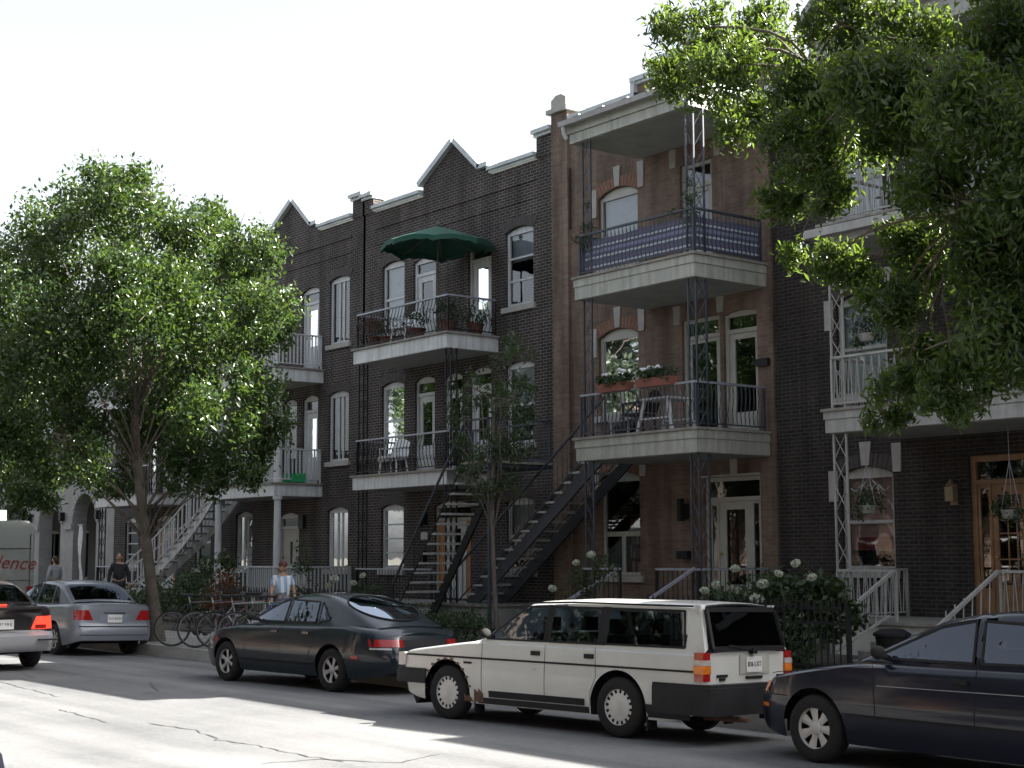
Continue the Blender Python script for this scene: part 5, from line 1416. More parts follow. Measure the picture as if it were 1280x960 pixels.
def tree(name, label, base, fork, cl, dens, size, mat, r0, seed, wob=.12, group=None, aspect=.5, droop=.4, hollow=.35, twig=True, cap=10**9, root=None, hubs=()):
    t = thing(name, label, 'tree', base, group=group)
    mb = MB(); B = Vector(base); F = Vector(fork)
    P = []; n = 9; rr = random.Random(seed)
    for i in range(n+1):
        u = i/n; p = B.lerp(F, u)+Vector((.05*math.sin(u*6+seed), .05*math.cos(u*5), 0)); P.append(p)
    rad = [r0*(1.45 if i == 0 else 1.12 if i == 1 else 1-.38*i/n) for i in range(n+1)]
    mb.tube(P, rad, 12); mb.build('trunk', M_bark, t, smooth=60)
    lb = MB()
    for q_, hb_ in enumerate(hubs):
        near = [Vector(o_) for o_ in hubs if (Vector(o_)-F).length < (Vector(hb_)-F).length-.3]
        s0 = min(near+[F], key=lambda o_: (o_-Vector(hb_)).length); fr_ = min(1, (s0-F).length/6)
        limb(lb, s0, hb_, r0*(.6-.35*fr_), r0*(.4-.25*fr_), .06, seed=seed+500+q_, wob=.3)
    for k, (x,y,z,R) in enumerate(cl):
        if hubs:
            st = min([F]+[Vector(h_) for h_ in hubs], key=lambda h_: (h_-Vector((x,y,z))).length)
            st = F if False else st
            limb(lb, st, (x,y,z), max(.014,r0*.16)*(.6+R*.3), .006, .10, seed=seed+k, wob=wob)
        u = min(.98, max(.45, (z-B.z)/(F.z-B.z)*.6+rr.uniform(-.05,.1))); st = P[min(n, int(u*n))] if u < .9 else F
        if not hubs: limb(lb, st, (x,y,z), max(.02,r0*.24)*(.6+R*.3), .008, .10, seed=seed+k, wob=wob)
        if twig:
            for q in range(5):
                d = Vector((rr.gauss(0,1),rr.gauss(0,1),rr.gauss(0,.6))).normalized()*R*rr.uniform(.6,1)
                limb(lb, (x,y,z), tuple(Vector((x,y,z))+d), .012, .004, .05, n=4, seed=seed+k*9+q)
    lb.build('limbs', M_bark, t, smooth=60, recalc=False)
    pts, nr = clump_points(cl, dens, seed, hollow, cap=cap)
    leafmesh('crown', pts, size, mat, t, aspect=aspect, droop=droop, nrm=nr, seed=seed+1)
    return t
LT = [(-27.63,11.73,8.99,.9),(-28.95,11.79,8.81,1.0),(-26.36,11.7,8.65,.9),(-27.91,10.58,7.97,1.1),(-30.16,10.91,7.85,1.0),(-30.16,12.14,7.83,1.4),(-27.98,12.66,8.12,1.3),(-25.97,12.56,8.0,.9),(-26.38,13.21,8.27,.7),(-26.62,13.92,8.05,.9),(-25.46,13.78,7.56,.75),(-28.28,14.34,7.54,1.3),(-25.42,11.85,6.39,1.4),(-26.8,11.14,5.98,1.5),(-27.16,10.21,5.86,1.4),(-29.12,10.15,5.93,1.4),(-24.82,13.58,6.41,.9),(-26.03,14.52,6.26,.7),(-27.58,14.55,5.96,1.2),(-25.21,13.82,5.03,.85),(-26.3,14.52,4.38,.7),(-24.65,12.7,4.39,1.1),(-29.22,13.57,5.21,1.5),(-28.65,11.95,4.74,1.4),(-30.45,11.31,5.01,1.3),(-26.4,13.03,3.78,.8),(-27.02,14.21,3.7,.8),(-25.82,13.84,3.39,.5),(-28.35,9.93,4.45,1.1),(-26.83,11.06,3.5,.8),(-30.26,13.47,6.51,1.3),(-26.94,13.17,5.94,1.3),(-26.15,11.3,6.89,1.2),(-26.31,12.67,3.33,.6),(-29.01,12.48,3.33,.6),(-28.25,11.01,3.36,.7),(-28.95,13.21,4.17,.9),(-26.71,14.48,3.93,.6),(-28.67,10.37,3.88,.8),(-27.27,13.91,3.2,.45)]
LT2 = [(-40.62,13.27,8.14,1.5),(-39.16,13.49,9.04,1.12),(-39.77,14.1,6.81,1.38),(-39.36,13.16,5.45,1.38),(-39.77,14.28,4.47,1.12),(-38.89,14.31,3.79,.88),(-40.37,14.21,3.42,.88),(-41.91,13.31,6.97,1.62),(-39.33,14.8,3.4,.62)]
RT = [(-9.18,9.3,6.44,.5),(-9.69,9.6,6.2,.42),(-8.56,9.0,5.79,.5),(-8.92,9.9,6.35,.55),(-7.91,9.2,5.53,.55),(-8.86,9.6,5.55,.45),(-7.76,9.0,4.96,.5),(-8.38,9.5,4.8,.33),(-8.01,9.9,5.23,.5),(-6.88,8.8,5.28,.6),(-7.65,9.4,6.06,.5),(-7.4,9.9,5.97,.55),(-6.76,9.2,5.08,.6),(-7.1,9.5,4.2,.35),(-7.57,9.1,4.61,.3),(-7.1,9.3,5.0,.35),(-6.75,9.1,4.45,.25),(-8.2,9.4,4.25,.2),(-7.59,9.2,4.09,.33),(-6.92,9.0,3.63,.35),(-7.06,9.7,4.03,.5),(-6.3,9.0,4.29,.6),(-5.87,8.6,4.71,.6),(-6.35,9.6,5.61,.6),(-6.13,9.3,3.84,.55),(-6.04,8.8,3.27,.5),(-6.98,9.6,3.26,.42),(-6.95,9.1,3.01,.3),(-7.22,9.3,2.84,.25),(-6.35,8.8,2.86,.28),(-6.23,9.3,3.1,.4),(-5.75,8.9,4.23,.6),(-5.77,9.0,3.25,.5),(-6.47,9.2,2.83,.2),(-5.89,9.5,4.87,.7),(-5.62,9.2,3.92,.7),(-7.49,9.4,3.93,.25),(-4.9,9.6,5.2,1.0),(-4.6,10.3,6.4,1.1),(-5.4,10.6,7.2,1.0),(-4.2,11.6,7.2,1.2),(-3.6,10.6,5.6,1.1),(-6.6,9.8,7.1,.8),(-3.2,12.4,6.6,1.2),(-4.6,10.6,4.3,.9),(-4.0,11.4,5.2,1.0),(-5.0,9.8,4.0,.8),(-2.8,11.6,5.6,1.1),(-4.4,12.8,6.2,1.1)]
YT = [(-21.91,17.2,5.55,.45),(-23.17,17.4,4.93,.5),(-21.53,16.9,4.6,.55),(-23.55,17.2,4.48,.35),(-21.8,17.4,4.96,.35),(-22.39,17.0,3.78,.5),(-21.81,17.3,3.76,.45),(-23.82,17.4,3.88,.35),(-22.16,17.2,3.03,.4),(-22.64,17.0,3.04,.3),(-23.43,17.3,3.39,.3)]
LT = [(x,y,z,r*.84) for x,y,z,r in LT]
tree('street_tree', 'large leafy street tree beside the bicycles and silver sedan', (-28.05,13.06,.11), (-27.93,12.45,4.6), LT, 2900, .105, M_leafL, .125, 11, aspect=.52)
tree('street_tree', 'street tree rising beyond the delivery van', (-40.2,13.9,.11), (-40.2,13.8,5.0), LT2, 1600, .13, M_leafL, .2, 23)
RT = [(x,y,z,r*(.78 if x < -5.6 else 1)) for x,y,z,r in RT]
tree('ash_tree', 'ash tree hanging long leafy branches before the white galleries', (-3.6,12.65,.11), (-3.9,12.1,4.8), RT, 12500, .074, M_leafR, .17, 31, wob=.3, hubs=[(-5.3,10.4,4.4),(-5.2,10.5,5.6),(-5.6,10.2,6.6),(-6.6,9.5,4.3),(-7.2,9.4,5.4),(-8.0,9.5,5.8),(-3.5,11.4,6.4)], aspect=.34, droop=.55, hollow=.25)
tree('young_tree', 'slender young tree in the garden before the outside stairs', (-22.42,17.2,.15), (-22.5,17.2,4.75), YT, 1300, .11, M_leafS, .045, 41, aspect=.36, droop=.7, twig=True)
# unseen trees opposite, mirrored in windows, added and enlarged to dim the facade light
for i, (x, w_) in enumerate(((-62,'long plain house'),(-52,'far end of the arcade'),(-42,'arcade'),(-33,'white balconies'),(-24.5,'gabled houses'),(-16.5,'red brick house'),(-9.5,'brown brick house'),(6,'galleries'),(14,'end of the row'))):
    r_ = random.Random(60+i); cl = [(x+r_.uniform(-3.6,3.6), -1.0+r_.uniform(-2.0,1.0), 4.0+r_.uniform(0,8), r_.uniform(1.1,1.8)) for _ in range(22)]
    if x < -40: cl = [(x+r_.uniform(-4.6,4.6), -1.2+r_.uniform(-2.2,1.2), 4.0+r_.uniform(0,9), r_.uniform(1.4,2.0)) for _ in range(30)]
    tree('street_tree', 'unseen shade tree on the pavement opposite the '+w_, (x,.2,.11), (x,-.3,4.6), cl, 520, .26, M_leafO, .2, 70+i, twig=False)
def shrub(label, cl, dens=2600, size=.085, mat=None, seed=1, flowers=(), name='shrub', cat='shrub', group=None, fsize=.075):
    bx = float(np.mean([c[0] for c in cl])); by = float(np.mean([c[1] for c in cl]))
    t = thing(name, label, cat, (bx,by,.16), group=group)
    st = MB()
    for k, (x,y,z,R) in enumerate(cl): limb(st, (bx+random.uniform(-.2,.2),by+random.uniform(-.1,.1),.14), (x,y,z), .014, .006, 0, n=4, seed=seed+k)
    st.build('stems', M_bark, t, recalc=False)
    p, n = clump_points(cl, dens, seed); p[:,2] = np.maximum(p[:,2], .17)
    leafmesh('foliage', p, size, mat or M_leafS, t, aspect=.6, droop=.3, nrm=n, seed=seed)
    if flowers:
        r = np.random.default_rng(5); q = r.normal(size=(170,3)); q /= np.linalg.norm(q,axis=1)[:,None]; q[:,2] *= .8
        fo = leafmesh('flower_head', q*fsize, fsize*.5, M_petal, t, aspect=.9, droop=0, nrm=q*2, seed=9); me = fo.data
        # mesh was made relative to the shrub: re-centre it
        o3 = np.array(ORG[t.name]); co = np.empty(len(me.vertices)*3, np.float32); me.vertices.foreach_get('co', co); me.vertices.foreach_set('co', (co.reshape(-1,3)+o3).astype(np.float32).ravel()); me.update()
        bpy.data.objects.remove(fo)
        for (x,y,z) in flowers:
            o = link('flower_head', me, t, loc=(x,y,z)); s = random.uniform(.75,1.25); o.scale = (s,s,s*.9); o.rotation_euler = (random.uniform(-.5,.5),random.uniform(-.5,.5),random.uniform(0,6))
    return t
hy = [(-16.9,17.3,.7,.55),(-16.3,17.2,1.0,.6),(-15.6,17.3,1.05,.6),(-15.0,17.4,1.05,.55),(-14.75,17.5,.8,.4),(-16.0,16.9,.5,.6),(-15.2,16.9,.5,.55),(-17.2,17.6,.5,.45),(-14.9,17.5,1.3,.3)]
hy = [(x+.1,y,z*1.0,r) for x,y,z,r in hy]
rf_ = random.Random(8)
hf = [(-16.62,16.75,1.38),(-16.15,16.7,1.62),(-15.75,16.72,1.18),(-15.6,16.7,1.4),(-15.3,16.72,1.55),(-15.05,16.8,1.7),(-14.75,16.8,1.5),(-16.9,16.8,1.28),(-16.4,16.65,1.15),(-14.95,16.75,1.25)]
hf = [(x+.28,y,z-.04) for x,y,z in hf[::1]][:8]
shrub('hydrangea bush with white flower heads behind the wagon', hy, 2600, .11, seed=3, flowers=hf, name='hydrangea')
shrub('leafy shrub with white blooms at the foot of the red house stair', [(-20.9,17.6,.8,.4),(-20.4,17.6,1.3,.35),(-19.95,17.7,1.55,.3),(-20.6,17.7,.5,.45)], 2200, .07, seed=4, flowers=[(-19.9,17.35,1.8),(-20.9,17.3,1.2),(-20.3,17.35,1.66),(-20.6,17.3,.95)], name='hydrangea', fsize=.06)
shrub('small white flowered bush by the iron porch rail', [(-28.2,17.5,.75,.4),(-27.3,17.5,.95,.4),(-27.7,17.4,.5,.4)], 2000, .07, seed=6, flowers=[(-28.3,17.15,1.15),(-28.05,17.15,1.3),(-27.0,17.2,1.38),(-27.3,17.15,1.22)], name='hydrangea', fsize=.08)
shrub('dense dark bushes under the white outside stair', [(-37.9,17.0,.5,.6),(-36.6,17.0,.7,.7),(-35.2,17.2,.9,.8),(-34.4,17.6,1.5,.55),(-33.6,17.2,.9,.7),(-33.0,17.3,.6,.6),(-36.0,17.6,1.0,.5)], 1500, .10, seed=12)
shrub('small evergreen by the white porch stair', [(-31.2,18.2,.8,.45),(-31.25,18.2,1.5,.35),(-31.2,18.2,2.0,.2),(-30.6,17.6,.5,.45)], 1800, .07, seed=13, name='evergreen')
shrub('reddish flowering bush behind the bicycles', [(-32.3,16.6,.8,.5),(-31.6,16.5,.9,.45),(-32.0,16.6,1.25,.35)], 1700, .08, mat=leafmat('red_leaf',(.10,.02,.015),(.06,.06,.025),.5,.25,(.3,.08,.03)), seed=14)
shrub('garden bush under the young tree', [(-23.4,17.0,.5,.5),(-22.7,16.8,.45,.5),(-24.2,17.0,.4,.45),(-25.2,17.1,.45,.5)], 1700, .08, seed=15)
# ------------------------------------------------------------------ iron garden fence with finials
fc = thing('iron_fence', 'black iron picket fence with pointed finials before the hydrangea', 'fence', (-15.2,16.1,.12))
fr = MB().bar((-17.2,16.1,.28),(-13.25,16.1,.28),.03).bar((-17.2,16.1,.86),(-13.25,16.1,.86),.03)
for x in (-17.2,-15.2,-13.25): fr.bar((x,16.1,.1),(x,16.1,1.08),.05)
fr.build('rails', M_iron, fc)
pk = meshonly(MB().tube([(0,0,0),(0,0,.92)],.011,5).prism([(-.035,.92),(.035,.92),(0,1.04)],-.008,.008).box(-.04,.04,-.009,.009,.90,.925), 'picket', M_iron)
for i in range(36): link('picket', pk, fc, loc=(-17.14+i*.11,16.1,.14))
fc2 = thing('iron_fence', 'low black iron fence before the gabled house with iron balconies', 'fence', (-29.5,16.1,.12))
fr = MB().bar((-31.3,16.1,.28),(-24.0,16.1,.28),.03).bar((-31.3,16.1,.80),(-24.0,16.1,.80),.03); fr.build('rails', M_iron, fc2)
for i in range(60): link('picket', pk, fc2, loc=(-31.25+i*.12,16.1,.08))
# bin by the gallery steps
tb = thing('waste_bin', 'dark round bin with lid beside the gallery steps', 'bin', (-13.95,17.9,.15))
MB().lathe([(0,.15),(.19,.15),(.24,.62),(.0,.62)],20,c=(-13.95,17.9,0)).build('barrel', M_black, tb, smooth=40)
MB().lathe([(.27,.61),(.27,.65),(.16,.71),(0,.72)],20,c=(-13.95,17.9,0)).build('lid', M_trim, tb, smooth=40)
# ------------------------------------------------------------------ things on the balconies
um = thing('patio_umbrella', 'dark green patio umbrella open on the top iron balcony', 'umbrella', (-28.75,20.35,6.92))
cx, cy, zt, R_ = -28.75, 20.35, 9.56, 1.36
M_grn = pm('green_canvas', (.008,.062,.042), .8, var=.12, scale=3)
pv = []
for k in range(8):
    a0, a1 = 2*PI*k/8+.1, 2*PI*(k+1)/8+.1; G = []
    for i in range(7):
        t = i/6; row = []
        for j in range(7):
            u = j/6; A = (1-u)*np.array([math.cos(a0),math.sin(a0)])+u*np.array([math.cos(a1),math.sin(a1)])
            z = zt-.50*t**1.15+.09*t*t*4*u*(1-u)*.8
            row.append((cx+A[0]*R_*t, cy+A[1]*R_*t, z))
        G.append(row)
    pnl = MB().grid(G).build('canopy_panel', M_grn, um, smooth=True)
    MB().grid([G[-1],[(x,y,z-.12+.03*math.sin(3*q)) for q,(x,y,z) in enumerate(G[-1])]]).build('valance', M_grn, pnl)
    MB().bar((cx,cy,zt-.06),(cx+R_*math.cos(a0)*.97,cy+R_*math.sin(a0)*.97,zt-.52),.02).build('rib', M_bark, um)
MB().tube([(cx,cy,6.93),(cx,cy,zt+.04)],.022,8).build('pole', M_bark, um)
MB().ell((cx,cy,zt+.06),(.05,.05,.06)).build('finial', M_bark, um, smooth=True)
MB().lathe([(0,7.0),(.24,6.98),(.26,6.93),(0,6.93)],16,c=(cx,cy,0)).build('base', M_conc, um)
def pot(label, x, y, z, r, h, leaf, seed, mat=None, spread=1.6, flowers=None, lmat=None, dens=2500, size=.07, cat='plant pot'):
    t = thing('potted_plant', label, cat, (x,y,z))
    MB().lathe([(0,z),(r*.75,z),(r,z+h),(r*1.08,z+h),(r*1.08,z+h-.03),(r*.9,z+h-.02),(0,z+h-.03)],18,c=(x,y,0)).build('pot', mat or pm('terracotta', (.10,.04,.028), .8), t, smooth=40)
    p, n = clump_points([(x,y,z+h+leaf*.5,leaf*.8)], dens, seed); leafmesh('foliage', p, size, lmat or M_leafS, t, aspect=.5, droop=.3, nrm=n, seed=seed)
    return t
pot('big bushy plant in a pot at the umbrella balcony corner', -28.4,20.4,6.925,.22,.3,.5,81,spread=2)
pot('potted plant at the wall end of the umbrella balcony', -28.2,21.05,6.925,.2,.28,.45,82)
pot('potted plant under the umbrella edge', -29.6,20.35,6.925,.2,.28,.4,83)
pot('reddish potted plant at the far end of the umbrella balcony', -31.5,20.4,6.925,.2,.3,.45,84,lmat=MATS['red_leaf'])
pot('leafy plant in a pot on the far end of the umbrella balcony', -31.0,20.4,6.925,.18,.25,.4,85)
def chair(label, x, y, z, rz, mat, name='patio_chair', w=.5, cat='chair'):
    t = thing(name, label, cat, (x,y,z), rz, local=True)
    MB().box(-w/2,w/2,-w/2,w/2,.40,.44).build('seat', mat, t)
    MB().grid([[(-w/2+w*i/8, w/2+.02+.12*(j/5), .45+.45*j/5*(1-.25*(2*i/8-1)**2)) for i in range(9)] for j in range(6)]).build('backrest', mat, t, smooth=True)
    for sx in (-1,1):
        for sy in (-1,1): MB().bar((sx*w*.44,sy*w*.42,.40),(sx*w*.5,sy*w*.52,0),.035).build('leg', mat, t)
        MB().bar((sx*w*.52,-w*.45,.62),(sx*w*.52,w*.55,.66),.04).bar((sx*w*.52,-w*.42,.62),(sx*w*.48,-w*.42,.42),.03).build('armrest', mat, t)
    return t
M_plasw = pm('white_plastic', (.66,.68,.70), .4, var=.06)
chair('pale chair behind the lower iron balcony rail', -30.9,20.55,3.765,.4,M_plasw)
chair('white chair behind the upper iron balcony rail', -30.5,20.6,6.925,.2,M_plasw)
chair('dark wicker chair on the balcony with red flower boxes', -21.75,20.25,4.105,-1.3,pm('wicker', (.045,.035,.03), .9, var=.4, scale=20, bump=.5))
tbx = thing('plastic_table', 'white plastic table with splayed legs on the flower box balcony', 'table', (-20.9,20.2,4.105))
MB().box(-21.3,-20.5,19.85,20.55,4.74,4.78).build('table_top', M_plasw, tbx)
for sx in (-1,1):
    for sy in (-1,1): MB().bar((-20.9+sx*.32,20.2+sy*.28,4.74),(-20.9+sx*.48,20.2+sy*.34,4.11),.07,.05).build('leg', M_plasw, tbx)
for sy in (-1,1): MB().bar((-21.3,20.2+sy*.31,4.38),(-20.5,20.2+sy*.31,4.38),.05,.03).build('stretcher', M_plasw, tbx)
bn = thing('storage_bench', 'low grey bench at the stair end of the flower box balcony', 'bench', (-22.2,20.4,4.105))
MB().box(-22.55,-21.95,20.15,20.6,4.42,4.46).build('seat', M_rail, bn)
for x in (-22.5,-22.0):
    for y in (20.2,20.55): MB().bar((x,y,4.11),(x,y,4.42),.04).build('leg', M_rail, bn)
MB().box(-22.45,-22.05,20.25,20.5,4.112,4.36).build('crate', M_black, bn)
M_planter = pm('red_planter', (.23,.085,.06), .6, var=.15, scale=5)
for k, (xa, xb, lb) in enumerate(((-22.05,-21.2,'red flower box with few white blooms hung at the stair end of the rail'),(-20.95,-20.0,'red flower box full of white blooms hung next to the corner post'))):
    t = thing('flower_box', lb, 'flower box', ((xa+xb)/2,19.5,4.93))
    MB().prism([(19.44,4.93),(19.60,4.93),(19.63,5.09),(19.41,5.09)],xa,xb,axis='x').build('trough', M_planter, t)
    cl = [(xa+(xb-xa)*u,19.52,5.15,.2) for u in (.12,.35,.6,.85)]
    p, n = clump_points(cl, 5200, 90+k); leafmesh('foliage', p, .06, M_leafS, t, aspect=.6, droop=.5, nrm=n, seed=90+k)
    r = np.random.default_rng(3); q = r.normal(size=(26,3)); q /= np.linalg.norm(q,axis=1)[:,None]
    mb = MB()
    fme = None
    for i in range(9 if k else 6):
        x = xa+(xb-xa)*((.08+.07*i) if k else (.1,.2,.26,.72,.8,.86)[i]); z = 5.27+.07*rf_.random()
        f_ = MB().ell((0,0,0),(.045,.045,.04),7,5) if fme is None else None
        if fme is None: fme = meshonly(f_, 'bloom', pm('white_bloom', (.68,.69,.70), .7, var=.1, scale=25), 60)
        link('bloom', fme, t, loc=(x,19.46+.06*rf_.random(),z))
# striped privacy cloth tied inside the top balcony rail
M_str = stripemat('striped_cloth', [(0,(.10,.115,.19)),(.16,(.52,.54,.58)),(.26,(.09,.105,.18)),(.42,(.20,.22,.32)),(.58,(.08,.09,.15)),(.70,(.50,.51,.56)),(.80,(.10,.12,.22)),(.9,(.16,.13,.2))], 2, .40)
def cloth():
    A = [(-22.66,19.615),(-19.515,19.615),(-19.515,21.36)]; P = []
    for i, (a, b) in enumerate(zip(A[:-1], A[1:])):
        n = 40 if i == 0 else 24
        for j in range(n if i == 0 else n+1):
            t = j/n; P.append((a[0]+(b[0]-a[0])*t, a[1]+(b[1]-a[1])*t))
    rows = []
    for k in range(8):
        z = 7.44+.60*k/7; rows.append([(x+.008*math.sin(i*.9+k*.4), y+.010*math.sin(i*1.3), z+.012*math.sin(i*.35)) for i,(x,y) in enumerate(P)])
    o = MB().grid(rows).build('privacy_cloth', M_str, smooth=True)
    return tag(o, 'blue and white striped cloth tied round the top balcony rail', 'cloth')
cloth()
def vine(label, cl, seed, size=.06, dens=2600):
    t = thing('climbing_plant', label, 'plant', cl[0][:3])
    s = MB(); s.tube([c[:3] for c in cl], .008, 5); s.build('stem', M_bark, t)
    p, n = clump_points(cl, dens, seed); leafmesh('foliage', p, size, M_leafS, t, aspect=.6, nrm=n, seed=seed); return t
vine('climber on the front corner post above the striped cloth', [(-19.6,19.62,8.05,.22),(-19.58,19.6,8.35,.2),(-19.6,19.62,8.7,.13),(-20.0,19.58,8.18,.12)], 95)
vine('climber on the post at the stair side of the striped cloth', [(-22.5,19.62,8.0,.2),(-22.48,19.6,8.3,.18),(-22.5,19.62,8.8,.1),(-22.8,19.6,8.15,.14)], 96)
def basket(label, x, y, z, seed, hook=.8, r=.3):
    t = thing('hanging_basket', label, 'basket', (x,y,z))
    MB().lathe([(0,z-.12),(.12,z-.1),(.17,z+.03),(.15,z+.03),(0,z-.02)],14,c=(x,y,0)).build('bowl', M_conc, t, smooth=40)
    w = MB()
    for a in (0,2.1,4.2): w.tube([(x+.16*math.cos(a),y+.16*math.sin(a),z+.03),(x,y,z+hook*.6)],.005,4)
    w.tube([(x,y,z+hook*.6),(x,y,z+hook)],.005,4); w.build('chain', M_rail, t)
    p, n = clump_points([(x,y,z+.08,r),(x-.15,y,z-.05,r*.6)], 3800, seed); leafmesh('foliage', p, .07, M_leafS, t, aspect=.45, droop=.8, nrm=n, seed=seed); return t
basket('hanging basket before the varnished wood entrance', -13.5,20.3,2.42,97,hook=1.3)
basket('hanging basket before the pink curtained window', -16.0,20.0,2.55,98,hook=1.2,r=.32)
basket('hanging basket on the middle white gallery', -15.9,20.0,5.4,99,hook=1.5,r=.32)
gb = thing('slatted_planter', 'bright green slatted planter on the white balcony', 'planter', (-35.85,20.75,3.77))
M_gs = pm('green_paint', (.03,.32,.12), .5, var=.1)
for i in range(9): MB().box(-36.42+i*.07,-36.37+i*.07,20.55,20.57,3.78,4.02).build('slat', M_gs, gb)
for i in range(5): MB().box(-35.80,-35.78,20.6+i*.07,20.65+i*.07,3.78,4.02).build('slat', M_gs, gb)
MB().box(-36.40,-35.81,20.58,20.95,3.775,3.95).build('tub', M_gs, gb)
# ------------------------------------------------------------------ bicycles
M_bsteel = pm('dull_steel', (.13,.13,.13), .5, metal=.3)
def bicycle(label, loc, rz, colr, lean=.08, seed=0):
    t = thing('bicycle', label, 'bicycle', loc, rz, local=True); t.rotation_euler = (lean, 0, rz)
    fm = pm('bike_'+label.split()[0], colr, .35, var=.15, coat=.4)
    R = .335
    for x in (-.52,.52):
        w = MB().lathe([(R-.028,-.012),(R-.006,-.018),(R,0),(R-.006,.018),(R-.028,.012)],36,c=(x,0,R),axis='y'); o = w.build('wheel', M_tyre, t, smooth=60)
        MB().lathe([(R-.045,-.01),(R-.028,-.012),(R-.028,.012),(R-.045,.01)],36,c=(x,0,R),axis='y',closed=True).build('rim', M_bsteel, o, smooth=60)
        s = MB()
        for k in range(18):
            a = 2*PI*k/18; s.tube([(x,.02*(-1)**k,R),(x+(R-.04)*math.cos(a),0,R+(R-.04)*math.sin(a))],.0022,3,cap=False)
        s.build('spokes', M_bsteel, o, recalc=False)
    f = MB(); bb = (-.07,0,.29); st = (-.2,0,.80); hd = (.36,0,.83); hd2 = (.39,0,.70); ra = (-.52,0,R); fa = (.52,0,R)
    for a, b, r in ((bb,st,.016),(bb,hd2,.019),(st,hd,.016),(hd,hd2,.02)): f.tube([a,b],r,8)
    for sy in (-.06,.06): f.tube([(bb[0],sy*.5,bb[2]),(ra[0],sy,ra[2])],.010,6); f.tube([(st[0],sy*.3,st[2]-.05),(ra[0],sy,ra[2])],.008,6); f.tube([hd2,(fa[0]-.05,sy,.5),(fa[0],sy,fa[2])],.011,6)
    f.build('frame', fm, t, smooth=60)
    MB().tube([st,(-.225,0,.93)],.013,6).build('seat_post', M_alloy, t)
    MB().prism([(-.38,-.08),(-.36,-.09),(-.2,-.06),(-.06,-.02),(-.06,.02),(-.2,.06),(-.36,.09),(-.38,.08)],.93,.965,axis='z').build('saddle', M_black, t)
    MB().tube([hd,(.35,0,.95)],.014,6).tube([(.25,-.30,.97),(.36,-.22,.98),(.38,0,.95),(.36,.22,.98),(.25,.30,.97)],.012,6).build('handlebar', M_bsteel, t, smooth=60)
    MB().lathe([(.02,-.045),(.09,-.045),(.09,-.04),(.02,-.04)],18,c=bb,axis='y').bar((bb[0],.05,bb[2]),(bb[0]+.15,.07,bb[2]-.08),.018).bar((bb[0],-.05,bb[2]),(bb[0]-.15,-.07,bb[2]+.08),.018).box(.03,.12,.06,.14,.19,.215).box(-.27,-.18,-.14,-.06,.36,.385).build('crank', M_black, t)
    return t
bicycle('black bicycle at the kerb end of the rack beside the tree', (-25.9,12.95,.135), 1.05, (.03,.03,.035))
bicycle('red bicycle leaning beside the black one', (-25.35,13.15,.135), 1.25, (.09,.015,.015), -.1)
bicycle('grey bicycle in the middle of the bicycle row', (-24.9,13.3,.135), 1.1, (.25,.26,.27), .1)
bicycle('green bicycle near the far end of the row', (-24.4,13.45,.135), 1.3, (.02,.07,.04), -.08)
bicycle('blue bicycle next to the capped person', (-23.9,13.5,.135), 1.2, (.04,.07,.22), .06)
bicycle('maroon bicycle behind the other bicycles', (-25.6,14.1,.135), .35, (.16,.03,.04), .05)
rk = thing('bicycle_rack', 'low steel rack holding the bicycles on the pavement', 'rack', (-24.9,13.2,.13))
for x in (-25.6,-24.9,-24.2): MB().tube([(x,13.1,.13),(x,13.1,.62),(x+.08,13.12,.72),(x+.32,13.18,.72),(x+.4,13.2,.62),(x+.4,13.2,.13)],.022,8).build('hoop', M_rail, rk, smooth=60)
